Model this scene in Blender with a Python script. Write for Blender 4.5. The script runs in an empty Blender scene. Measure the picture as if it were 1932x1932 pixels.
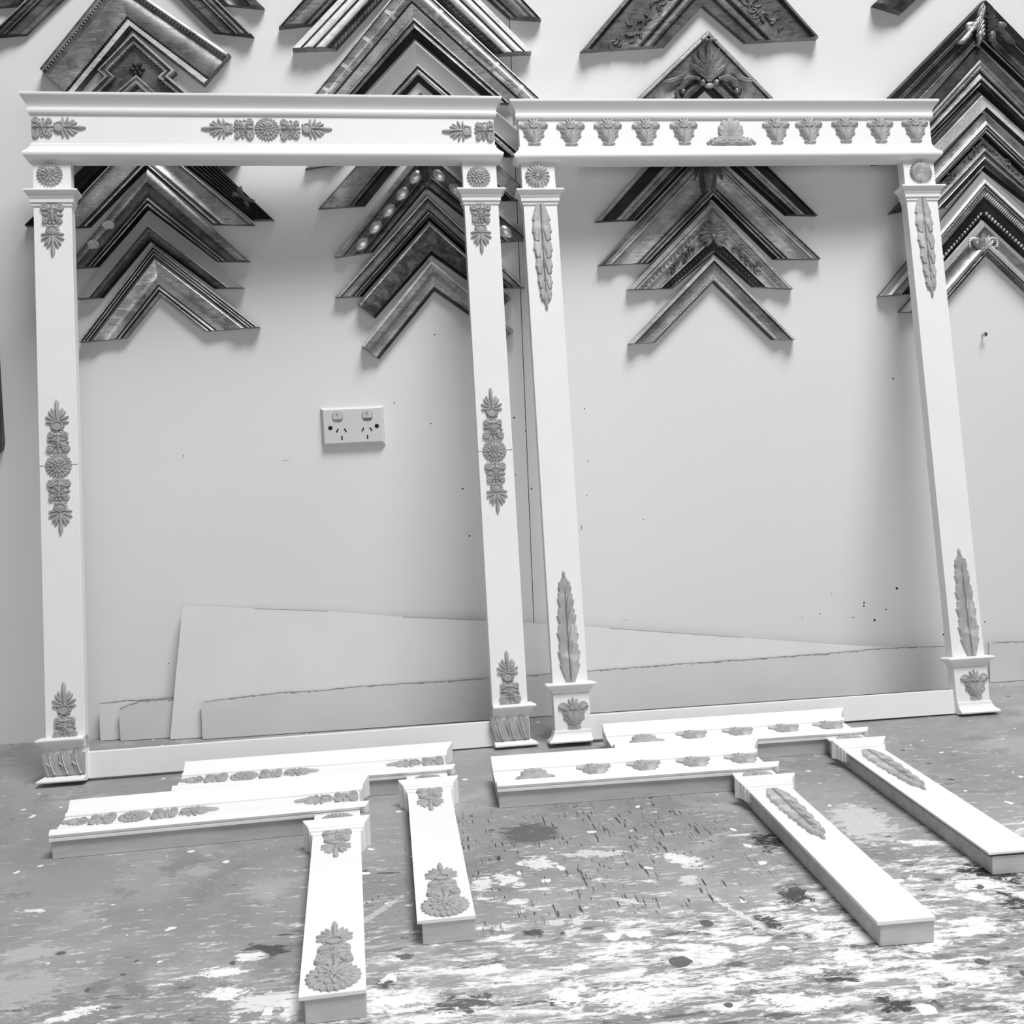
import bpy, math, random
from mathutils import Matrix, Vector
# ---------------------------------------------------------------- measured layout (metres)
CAM = {'loc': [0.0, -1.9968, 1.37]}
CAMX = [0.994067, -0.10053, -0.041522]
CAMY = [0.047957, 0.062464, 0.996894]
CAMZ = [-0.097624, -0.992971, 0.066915]
F1 = [[-0.59823, -0.27842, 0.8552], [0.99896, 0.04533, -0.00422], [-0.00243, 0.14559, 0.98934], [0.04546, -0.98831, 0.14555]]
F2 = [[0.2303, -0.25714, 0.8552], [0.99982, 0.01886, -0.00345], [0.0002, 0.16999, 0.98545], [0.01917, -0.98526, 0.16996]]
LS = [[[-0.08146, -0.66061, 0.8775], [0.9985, 0.05476, 0.0], [-0.05476, 0.9985, 0.0], [0.0, 0.0, 1.0]],
 [[0.04004, -0.52319, 0.8775], [0.99976, 0.02183, 0.0], [-0.02183, 0.99976, 0.0], [0.0, 0.0, 1.0]],
 [[0.50745, -0.62023, 0.8775], [0.99999, -0.00475, 0.0], [0.00475, 0.99999, 0.0], [0.0, 0.0, 1.0]],
 [[0.70535, -0.48213, 0.8775], [0.99998, -0.00595, 0.0], [0.00595, 0.99998, 0.0], [0.0, 0.0, 1.0]]]
CH = {'A': [(-0.4518, 2.4169), (-0.7109, 2.1706), (-0.6451, 2.1764), (-0.4588, 2.358), (-0.2917, 2.177), (-0.2163, 2.1702)],
 'B': [(-0.452, 2.344), (-0.6922, 2.1218), (-0.6351, 2.1261), (-0.4588, 2.2871), (-0.3095, 2.1288), (-0.2379, 2.1202)],
 'C': [(-0.4734, 2.2233), (-0.6128, 2.0632), (-0.5619, 2.0134), (-0.453, 2.1348), (-0.3311, 2.0338), (-0.2809, 2.0879)],
 'E': [(-0.4288, 2.0047), (-0.6589, 1.791), (-0.6183, 1.7898), (-0.4475, 1.9592), (-0.2573, 1.7927), (-0.2196, 1.7923)],
 'E0': [(-0.4229, 2.0102), (-0.5896, 1.9122), (-0.5765, 1.891), (-0.4257, 2.0103), (-0.3006, 1.88), (-0.2729, 1.902)],
 'F': [(-0.4449, 1.9538), (-0.6146, 1.7864), (-0.5485, 1.7874), (-0.4406, 1.8917), (-0.3307, 1.7876), (-0.2551, 1.7845)],
 'G': [(-0.4381, 1.8867), (-0.594, 1.7139), (-0.5383, 1.7164), (-0.4434, 1.8173), (-0.327, 1.7207), (-0.2683, 1.7191)],
 'H': [(-0.4419, 1.8109), (-0.5765, 1.6589), (-0.5336, 1.6613), (-0.4438, 1.7602), (-0.3347, 1.6721), (-0.2806, 1.6708)],
 'I': [(-0.4372, 1.7534), (-0.579, 1.5815), (-0.4964, 1.5868), (-0.4317, 1.6613), (-0.3554, 1.5948), (-0.2562, 1.5991)],
 'J': [(0.0585, 2.3982), (-0.193, 2.135), (-0.1314, 2.1413), (0.0498, 2.3167), (0.2286, 2.1519), (0.2883, 2.148)],
 'K': [(0.0475, 2.3092), (-0.1697, 2.0948), (-0.0918, 2.097), (0.043, 2.2342), (0.1992, 2.0851), (0.2671, 2.0871)],
 'L': [(0.0474, 2.2272), (-0.1553, 1.9945), (-0.0682, 1.9956), (0.0529, 2.1181), (0.1915, 1.9978), (0.2931, 1.994)],
 'M': [(0.0525, 2.1117), (-0.1595, 1.8832), (-0.0918, 1.8929), (0.056, 2.0402), (0.2112, 1.9009), (0.2904, 1.9014)],
 'O': [(0.0578, 2.019), (-0.1385, 1.8116), (-0.0542, 1.8155), (0.0615, 1.9483), (0.2018, 1.8204), (0.2643, 1.8204)],
 'P': [(0.0621, 1.9257), (-0.1134, 1.7221), (-0.0438, 1.7313), (0.0616, 1.8481), (0.1856, 1.7435), (0.2613, 1.7464)],
 'Q': [(0.0618, 1.8356), (-0.1173, 1.649), (-0.0674, 1.6503), (0.0637, 1.7871), (0.2, 1.6587), (0.2377, 1.6579)],
 'R': [(0.0632, 1.7827), (-0.0754, 1.6353), (-0.045, 1.6097), (0.0647, 1.7239), (0.1965, 1.6253), (0.212, 1.6399)],
 'S': [(0.063, 1.714), (-0.0725, 1.5595), (-0.0419, 1.5342), (0.0675, 1.6574), (0.1968, 1.5609), (0.2135, 1.5809)],
 'T': [(0.5991, 2.3527), (0.3594, 2.0904), (0.5204, 2.0999), (0.5951, 2.1745), (0.6775, 2.106), (0.8195, 2.1127)],
 'U': [(0.6019, 2.1263), (0.3584, 1.9115), (0.4656, 1.9065), (0.5981, 2.0197), (0.7213, 1.9029), (0.8213, 1.9032)],
 'V': [(0.5894, 1.9979), (0.3769, 1.7772), (0.4581, 1.7795), (0.5993, 1.9156), (0.749, 1.7825), (0.8109, 1.7803)],
 'W': [(0.5949, 1.9068), (0.379, 1.6956), (0.4795, 1.6981), (0.6051, 1.8168), (0.723, 1.6992), (0.8154, 1.6969)],
 'X': [(0.6013, 1.8112), (0.4332, 1.6487), (0.5223, 1.6491), (0.6058, 1.7135), (0.6796, 1.6479), (0.7582, 1.641)],
 'Y': [(0.6014, 1.708), (0.4317, 1.5463), (0.4838, 1.5478), (0.6015, 1.659), (0.7159, 1.5455), (0.7601, 1.5439)],
 'Z0': [(1.1507, 2.3661), (0.9296, 2.1752), (0.9858, 2.1583), (1.1569, 2.3031), (1.3207, 2.1578), (1.3675, 2.175)],
 'Z1': [(1.1506, 2.1822), (0.869, 1.9204), (0.9527, 1.9239), (1.1437, 2.1058), (1.3482, 1.9228), (1.4203, 1.9234)],
 'Z2': [(1.1389, 2.0987), (0.9239, 1.8743), (0.9938, 1.8784), (1.1436, 2.0159), (1.2967, 1.88), (1.3683, 1.8757)],
 'Z3': [(1.1413, 2.0124), (0.9992, 1.8733), (1.0421, 1.8736), (1.156, 1.9785), (1.2746, 1.8762), (1.3007, 1.8748)],
 'Z4': [(1.1503, 1.9716), (0.9562, 1.7804), (1.0042, 1.7865), (1.1513, 1.9274), (1.3084, 1.7858), (1.3567, 1.7817)],
 'Z5': [(1.1466, 1.9215), (1.0043, 1.7854), (1.0734, 1.7903), (1.1484, 1.8644), (1.2508, 1.7879), (1.2974, 1.7848)],
 'Z6': [(1.1446, 1.8578), (0.9309, 1.6221), (1.0066, 1.6261), (1.1467, 1.7695), (1.3027, 1.6323), (1.3873, 1.6407)],
 'Z7': [(1.1425, 1.7639), (0.9731, 1.5906), (1.0508, 1.5878), (1.1552, 1.6984), (1.2791, 1.5832), (1.3326, 1.5885)]}
CHD = [(-0.4475, 2.1235), (-0.5148, 2.0595), (-0.5028, 2.0475), (-0.5466, 2.0064), (-0.4817, 2.0058), (-0.4477, 2.0332), (-0.4191, 2.0052), (-0.3431, 2.0045),
 (-0.3897, 2.0467), (-0.3779, 2.0568)]
CHDR = [-0.445, 2.0618]
OR1 = [('block', 15.0, 1086.9, 0), ('palm', 61.8, 1087.2, 0), ('palm', 304.2, 1086.7, 180), ('block', 348.8, 1086.1, 0), ('ros', 388.3, 1086.3, 0), ('block', 428.0, 1085.5, 0),
 ('palm', 473.6, 1086.8, 0), ('palm', 719.0, 1084.3, 180), ('block', 766.6, 1084.5, 0), ('ros', 27.6, 1005.8, 0), ('blockv', 30.3, 937.1, 0), ('palm', 30.1, 891.5, -90),
 ('palm', 30.0, 595.3, 90), ('blockv', 30.6, 551.9, 0), ('ros', 30.5, 512.3, 0), ('blockv', 30.4, 471.1, 0), ('palm', 31.8, 425.5, -90), ('palm', 29.9, 132.1, 90),
 ('blockv', 30.4, 86.3, 0), ('ros', 753.3, 1000.5, 0), ('blockv', 753.4, 933.6, 0), ('palm', 751.8, 888.3, -90), ('palm', 752.9, 593.4, 90), ('blockv', 753.1, 547.4, 0),
 ('ros', 753.7, 509.1, 0), ('blockv', 753.3, 470.0, 0), ('palm', 753.6, 426.4, -90), ('palm', 754.3, 135.5, 90), ('blockv', 756.3, 91.1, 0)]
OR2 = [('vase', 27.1, 1088.7, 0), ('vase', 95.1, 1087.4, 0), ('vase', 163.9, 1088.2, 0), ('vase', 235.1, 1087.9, 0), ('vase', 306.1, 1088.7, 0), ('vase', 482.5, 1089.1, 0),
 ('vase', 546.3, 1089.9, 0), ('vase', 616.8, 1090.7, 0), ('vase', 685.8, 1090.5, 0), ('vase', 755.4, 1091.3, 0), ('shell', 394.8, 1088.4, 0), ('daisy', 28.7, 1003.7, 0),
 ('disc', 758.2, 1005.6, 0), ('vase', 32.8, 50.0, 0), ('vase', 760.8, 51.7, 0)]
LAUR2 = [(30.3, 952.1, 30.7, 756.4), (31.6, 103.0, 30.8, 292.2), (754.1, 955.9, 756.0, 763.4), (761.3, 102.6, 756.8, 294.7)]
HOLES = [[0.0641, 1.577, 1.2], [0.2079, 1.4152, 1.6], [0.0493, 1.4104, 1.0], [0.2292, 1.3892, 1.2], [0.1039, 1.2844, 1.6], [0.1131, 1.1937, 1.6], [0.2359, 1.2784, 1.5],
 [0.2307, 1.2246, 0.9], [0.2064, 1.3061, 0.9], [0.9622, 1.4629, 1.5], [0.9624, 1.0455, 2.4], [0.9149, 0.9841, 2.2], [0.9395, 1.004, 1.3], [0.8936, 1.0205, 1.6],
 [0.8934, 1.0141, 1.6], [0.8023, 1.0034, 1], [0.871, 0.992, 1.2], [0.8272, 1.0424, 0.9], [1.0587, 0.9465, 1.6], [1.0641, 0.9321, 1.2], [0.3444, 1.4271, 1],
 [0.3468, 1.3264, 0.9], [0.3423, 1.2602, 0.9], [-0.4101, 1.3689, 0.9], [0.4519, 1.2087, 0.8], [0.7651, 0.9981, 0.8], [1.1466, 0.9672, 1.2], [-0.4608, 0.9825, 1]]
SCUFF = [[0.3297, 1.1993, 3, 13, 0], [-0.2254, 1.3531, 16, 0.8, -2], [-0.0175, 1.4519, 3, 6, -25], [0.4096, 1.0137, 14, 0.7, 0]]
SCREW = [1.148, 1.5422]
BOARDS = {'A': ([[-0.4554, -0.0034], [-0.4398, 0.1301], [-0.4259, 0.2368], [-0.4228, 0.2445], [-0.2956, 0.2314], [-0.1591, 0.2187], [-0.021, 0.1998], [0.1492, 0.1829],
        [0.3732, 0.1557], [0.633, 0.122], [0.8344, 0.0956], [0.9529, 0.0832]],
       0.045, 0.14),
 'B': ([[-0.3948, 0.0009], [-0.3957, 0.0672], [-0.3574, 0.0705], [-0.3094, 0.0732], [-0.2515, 0.0762], [-0.1838, 0.0748], [-0.1055, 0.0786], [0.0128, 0.078],
        [0.1426, 0.0777], [0.2589, 0.0794], [0.3406, 0.0803], [0.4384, 0.0813], [0.5216, 0.0822], [0.6475, 0.0826], [0.7323, 0.0836], [0.8287, 0.0849], [0.8827, 0.0868],
        [0.9477, 0.087], [1.0455, 0.0832], [1.1183, 0.0851]],
       0.058, 0.16),
 'C': ([[1.1372, 0.0695], [1.1401, 0.0788], [1.1636, 0.0795], [1.2163, 0.0774], [1.2929, 0.075]], 0.03, 0.1),
 'D': ([[-0.5868, -0.0077], [-0.5866, 0.0657], [-0.5827, 0.0693], [-0.5464, 0.0709], [-0.4553, 0.0708], [-0.2854, 0.0677]], 0.018, 0.09),
 'E': ([[-0.5473, -0.0051], [-0.549, 0.0514], [-0.5458, 0.06], [-0.5342, 0.0641], [-0.5131, 0.0705], [-0.4863, 0.0717], [-0.4529, 0.0705], [-0.284, 0.0664]], 0.03, 0.1)}
DARKL = [[-0.7486, 1.5796], [-0.722, 1.5787], [-0.724, 1.4593], [-0.7241, 1.4065], [-0.7268, 1.394], [-0.7367, 1.3848], [-0.7631, 1.3782]]
STAINS = [(0.14, -0.641, 0.0494, 0.052, 8.6, 0.1, 0.25), (0.432, -0.73, 0.0264, 0.0356, -11.9, 0.015, 0.62), (-0.171, -0.909, 0.0326, 0.0195, -10.5, 0.06, 0.4), (-0.186, -0.921, 0.0196, 0.0132, -10.5, 0.8, 0.5), (-0.3, -0.663, 0.0452, 0.0427, 3.7, 0.22, 0.35), (-0.28, -0.68, 0.0292, 0.024, 3.5, 0.36, 0.4), (-0.326, -0.954, 0.0149, 0.0182, -10.2, 0.2, 0.4), (-0.287, -0.969, 0.0134, 0.0272, 39.3, 0.2, 0.5), (0.169, -1.071, 0.0146, 0.0138, -51.4, 0.13, 0.2), (0.138, -0.739, 0.0279, 0.0266, -11.6, 0.72, 0.5), (0.097, -0.783, 0.0348, 0.017, -49.2, 0.74, 0.5), (0.066, -0.789, 0.0189, 0.0243, -11.3, 0.7, 0.62), (0.313, -0.766, 0.0225, 0.0449, 44.1, 0.76, 0.5), (0.575, -0.691, 0.0525, 0.0839, -12.2, 0.54, 0.4), (0.646, -0.875, 0.0411, 0.0313, -36.6, 0.02, 0.62), (0.631, -0.946, 0.0207, 0.042, -11.1, 0.03, 0.62), (0.628, -0.901, 0.0316, 0.0149, -24.1, 0.86, 0.62), (0.603, -0.932, 0.0252, 0.0158, -11.1, 0.84, 0.62), (0.603, -0.899, 0.0187, 0.0185, 31.9, 0.8, 0.62), (0.413, -1.12, 0.0256, 0.0162, -10.1, 0.04, 0.62), (0.383, -1.067, 0.027, 0.0088, -4.1, 0.06, 0.62), (0.4, -1.047, 0.0126, 0.0105, 40.1, 0.05, 0.62), (0.413, -1.034, 0.0216, 0.0272, -10.5, 0.82, 0.6), (0.157, -0.913, 0.0092, 0.068, -27.8, 0.66, 0.6), (0.133, -1.056, 0.0272, 0.0258, 37.5, 0.86, 0.6), (-0.209, -0.948, 0.0246, 0.0154, -10.3, 0.82, 0.6), (-0.198, -0.993, 0.0327, 0.0167, -10.1, 0.82, 0.62), (-0.334, -1.003, 0.0361, 0.0128, 22.8, 0.8, 0.5), (-0.163, -1.015, 0.0422, 0.0197, 15.6, 0.7, 0.62), (-0.456, -0.755, 0.0259, 0.0119, -11.0, 0.8, 0.62), (-0.348, -0.79, 0.0424, 0.0223, -10.9, 0.24, 0.5), (-0.428, -0.678, 0.0858, 0.0802, 32.1, 0.27, 0.6), (-0.42, -0.871, 0.0439, 0.0329, -10.5, 0.42, 0.6), (-0.044, -1.001, 0.0104, 0.014, 25.1, 0.07, 0.6), (-0.026, -0.95, 0.0151, 0.0084, -0.3, 0.12, 0.4), (0.031, -1.048, 0.0398, 0.021, 4.7, 0.1, 0.62), (-0.026, -0.909, 0.0085, 0.0075, -10.7, 0.14, 0.3), (-0.057, -0.842, 0.0068, 0.1019, -36.5, 0.46, 0.15), (-0.066, -0.81, 0.0027, 0.0786, -40.9, 0.05, 0.4), (-0.045, -0.734, 0.0428, 0.0032, -11.4, 0.04, 0.3), (-0.156, -0.876, 0.0249, 0.0021, -10.7, 0.06, 0.3), (0.623, -0.776, 0.0477, 0.0156, -11.8, 0.8, 0.62), (0.409, -0.889, 0.0218, 0.0347, -11.1, 0.05, 0.62), (0.353, -0.944, 0.0235, 0.0217, -10.8, 0.06, 0.62), (0.266, -0.987, 0.0398, 0.0167, -18.9, 0.8, 0.62), (0.21, -0.725, 0.0497, 0.0148, -11.7, 0.6, 0.62), (0.334, -0.915, 0.0057, 0.0811, 18.7, 0.66, 0.62), (-0.127, -1.029, 0.019, 0.024, -10.0, 0.8, 0.6), (0.189, -1.066, 0.055, 0.0257, -10.1, 0.8, 0.62), (0.329, -1.1, 0.0474, 0.0207, -10.1, 0.82, 0.62), (0.505, -1.084, 0.0423, 0.0208, -10.3, 0.8, 0.62), (0.492, -1.018, 0.0323, 0.0203, 0.5, 0.78, 0.62), (-0.033, -1.036, 0.0377, 0.0261, -10.1, 0.8, 0.62), (0.112, -0.923, 0.0141, 0.012, -10.7, 0.06, 0.62), (0.014, -0.811, 0.0232, 0.0215, -11.1, 0.7, 0.62), (-0.09, -0.986, 0.0066, 0.0522, -10.3, 0.4, 0.3), (-0.408, -0.949, 0.0611, 0.0575, -10.2, 0.4, 0.5), (0.305, -0.825, 0.0199, 0.0186, 30.1, 0.62, 0.62), (0.409, -0.979, 0.0161, 0.0119, -10.7, 0.78, 0.5), (0.221, -0.866, 0.0296, 0.0085, -20.2, 0.62, 0.62), (0.106, -0.844, 0.0181, 0.0138, -11.1, 0.75, 0.62)]
WORLD = .11
LIGHTS = [('ceiling_light', (1.2, -2.1, 6.0), (.25, -.35, 1.0), 2.3, 1.4, 330), ('fill_light', (.9, -3.4, 1.4), (.3, 0, 1.0), 2.6, 1.6, 18)]  # second lamp: unseen fill added behind the camera to brighten the wall
EXPO = 0.02
TZ = 0.85                      # height of the bench top
random.seed(7)
scene = bpy.context.scene
COL = scene.collection
sin, cos, pi = math.sin, math.cos, math.pi
R = math.radians

# ---------------------------------------------------------------- materials
def nodes_of(name):
    m = bpy.data.materials.new(name); m.use_nodes = True
    nt = m.node_tree; nt.nodes.clear()
    o = nt.nodes.new('ShaderNodeOutputMaterial'); b = nt.nodes.new('ShaderNodeBsdfPrincipled')
    nt.links.new(b.outputs[0], o.inputs[0])
    return m, nt, b
def N(nt, t, **kw):
    n = nt.nodes.new(t)
    for k, v in kw.items():
        if k.startswith('i_'):
            key = k[2:]
            n.inputs[int(key) if key.isdigit() else key].default_value = v
        else: setattr(n, k, v)
    return n
def g(v): return (v, v, v, 1)
def ramp(nt, fac, stops):
    r = nt.nodes.new('ShaderNodeValToRGB'); e = r.color_ramp.elements
    e[0].position, e[0].color = stops[0][0], g(stops[0][1])
    e[1].position, e[1].color = stops[-1][0], g(stops[-1][1])
    for p, v in stops[1:-1]:
        x = e.new(p); x.color = g(v)
    nt.links.new(fac, r.inputs[0]); return r.outputs[0]
def mixc(nt, fac, a, b):
    n = nt.nodes.new('ShaderNodeMix'); n.data_type = 'RGBA'
    if isinstance(fac, (int, float)): n.inputs[0].default_value = fac
    else: nt.links.new(fac, n.inputs[0])
    for i, x in ((6, a), (7, b)):
        if isinstance(x, (int, float)): n.inputs[i].default_value = g(x)
        else: nt.links.new(x, n.inputs[i])
    return n.outputs[2]
def math_(nt, op, a, b=None, clamp=False):
    n = nt.nodes.new('ShaderNodeMath'); n.operation = op; n.use_clamp = clamp
    for i, x in ((0, a), (1, b)):
        if x is None: continue
        if isinstance(x, (int, float)): n.inputs[i].default_value = x
        else: nt.links.new(x, n.inputs[i])
    return n.outputs[0]
def noise(nt, vec, scale, detail=4, rough=.55, dist=0):
    n = nt.nodes.new('ShaderNodeTexNoise'); n.inputs['Scale'].default_value = scale
    n.inputs['Detail'].default_value = detail; n.inputs['Roughness'].default_value = rough
    n.inputs['Distortion'].default_value = dist
    nt.links.new(vec, n.inputs['Vector']); return n.outputs['Fac']
def mapped(nt, vec, loc=(0, 0, 0), rot=(0, 0, 0), scale=(1, 1, 1), typ='POINT'):
    m = nt.nodes.new('ShaderNodeMapping'); m.vector_type = typ
    m.inputs['Location'].default_value = loc; m.inputs['Rotation'].default_value = rot; m.inputs['Scale'].default_value = scale
    nt.links.new(vec, m.inputs['Vector']); return m.outputs[0]
def bump(nt, bs, h, strength, dist):
    b = nt.nodes.new('ShaderNodeBump'); b.inputs['Strength'].default_value = strength; b.inputs['Distance'].default_value = dist
    nt.links.new(h, b.inputs['Height']); nt.links.new(b.outputs[0], bs.inputs['Normal'])

def simple(name, v, var=.08, scale=30, rough=.5, metal=0, bmp=0, bscale=200, stretch=(1, 1, 1), spec=.5):
    m, nt, b = nodes_of(name)
    tc = nt.nodes.new('ShaderNodeTexCoord')
    vec = mapped(nt, tc.outputs['Object'], scale=stretch)
    n = noise(nt, vec, scale, 6, .6)
    c = ramp(nt, n, [(.3, v*(1-var)), (.7, min(.98, v*(1+var)))])
    nt.links.new(c, b.inputs['Base Color'])
    b.inputs['Roughness'].default_value = rough; b.inputs['Metallic'].default_value = metal
    b.inputs['Specular IOR Level'].default_value = spec
    if bmp: bump(nt, b, noise(nt, vec, bscale, 3), bmp, .001)
    return m
def patina(name, v, dark, hi, metal, rough, scale=16, thr=.5):
    """aged leaf or stain: worn patches, rubbed specks"""
    m, nt, b = nodes_of(name)
    tc = nt.nodes.new('ShaderNodeTexCoord')
    a = noise(nt, tc.outputs['Object'], scale, 8, .65, .3)
    s = noise(nt, tc.outputs['Object'], scale*9, 5, .7)
    c = ramp(nt, a, [(.34, dark), (.48, v), (.60, hi)])
    st = noise(nt, mapped(nt, tc.outputs['Object'], rot=(0, 0, R(45)), scale=(1, 6, 1)), scale*2.2, 5, .65)
    c = mixc(nt, ramp(nt, st, [(.54, 0), (.62, .55)]), c, dark)
    st2 = noise(nt, mapped(nt, tc.outputs['Object'], loc=(2, 5, 0), rot=(0, 0, R(-45)), scale=(1, 6, 1)), scale*2.2, 5, .65)
    c = mixc(nt, ramp(nt, st2, [(.56, 0), (.63, .5)]), c, min(.95, hi*1.25))
    d = ramp(nt, s, [(.30, .12), (.42, 1.), (1, 1.)])
    mm = nt.nodes.new('ShaderNodeMix'); mm.data_type = 'RGBA'; mm.blend_type = 'MULTIPLY'; mm.inputs[0].default_value = .7
    nt.links.new(c, mm.inputs[6]); nt.links.new(d, mm.inputs[7])
    nt.links.new(mm.outputs[2], b.inputs['Base Color'])
    b.inputs['Metallic'].default_value = metal
    b.inputs['Specular IOR Level'].default_value = .22 if v < .05 else .5
    nt.links.new(ramp(nt, a, [(.3, min(1, rough*1.4)), (.7, rough*.8)]), b.inputs['Roughness'])
    bump(nt, b, s, .25, .0012)
    return m
M = {}
M['white'] = simple('white_paint', .81, .02, 12, .38, 0, .05, 60)
M['cast'] = None
M['wood'] = simple('raw_timber', .50, .16, 9, .7, 0, .1, 60, (1, 9, 9))
M['woodd'] = simple('raw_timber_edge', .36, .22, 9, .75, 0, .1, 60, (1, 9, 9))
M['blk'] = patina('black_lacquer', .014, .008, .022, 0, .42)
M['dk'] = patina('dark_shade', .04, .02, .075, .1, .45)
M['dm'] = patina('dark_bronze', .11, .04, .20, .4, .38)
M['md'] = patina('mid_bronze', .24, .12, .36, .45, .4)
M['lm'] = patina('pale_bronze', .36, .22, .50, .3, .42)
M['lt'] = patina('pale_wash', .52, .38, .66, .1, .45)
M['gr'] = simple('grey_lacquer', .30, .06, 12, .4, 0, .05, 80)
M['sv'] = patina('silver_leaf', .85, .55, .95, .8, .27, 20)
M['gd'] = patina('worn_leaf', .52, .20, .82, .8, .26, 14)
M['wh'] = patina('chalky_white_leaf', .82, .6, .92, .1, .4, 12)
M['tx'] = patina('cracked_black_finish', .07, .015, .16, .3, .4, 60)
M['plastic'] = simple('socket_plastic', .62, .02, 10, .28)
M['switch'] = simple('switch_plastic', .80, .02, 10, .2)
M['hole'] = simple('dark_hole', .006, .1, 10, .9)
M['steel'] = simple('screw_steel', .45, .2, 50, .3, 1)
M['board'] = simple('painted_board', .69, .05, 5, .5, 0, .06, 40)
M['boardB'] = simple('painted_board_grey', .58, .06, 5, .5, 0, .06, 40)
M['torn'] = simple('torn_edge', .28, .4, 120, .8, 0, .3, 200)
M['floor'] = simple('floor_concrete', .3, .15, 3, .7)
M['steelleg'] = simple('bench_timber', .3, .2, 8, .6)
M['pencil'] = simple('pencil_mark', .40, .2, 60, .8)

def cast_mat(name, v, smear):
    m, nt, b = nodes_of(name)
    tc = nt.nodes.new('ShaderNodeTexCoord')
    a = noise(nt, tc.outputs['Object'], 60, 6, .6)
    c = ramp(nt, a, [(.3, v*.86), (.7, v*1.12)])
    if smear:
        s = noise(nt, tc.outputs['Object'], 38, 3, .6, .4)
        c = mixc(nt, ramp(nt, s, [(.54, 0), (.66, smear)]), c, .66)
    nt.links.new(c, b.inputs['Base Color']); b.inputs['Roughness'].default_value = .5
    b.inputs['Specular IOR Level'].default_value = .3
    bump(nt, b, noise(nt, tc.outputs['Object'], 500, 3), .15, .0008)
    return m
M['cast'] = cast_mat('grey_composition', .37, 0)
M['castw'] = cast_mat('grey_composition_smeared', .38, .55)

def wall_mat():
    m, nt, b = nodes_of('wall_paint')
    tc = nt.nodes.new('ShaderNodeTexCoord')
    a = noise(nt, tc.outputs['Object'], 1.6, 3, .5)
    c = ramp(nt, a, [(.3, .74), (.7, .79)])
    sp = noise(nt, tc.outputs['Object'], 42, 2, .4)
    c = mixc(nt, ramp(nt, sp, [(.795, 0), (.81, .5)]), c, .35)
    nt.links.new(c, b.inputs['Base Color']); b.inputs['Roughness'].default_value = .42
    b.inputs['Specular IOR Level'].default_value = .35
    bump(nt, b, noise(nt, tc.outputs['Object'], 9, 4), .12, .004)
    return m
M['wall'] = wall_mat()

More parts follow.
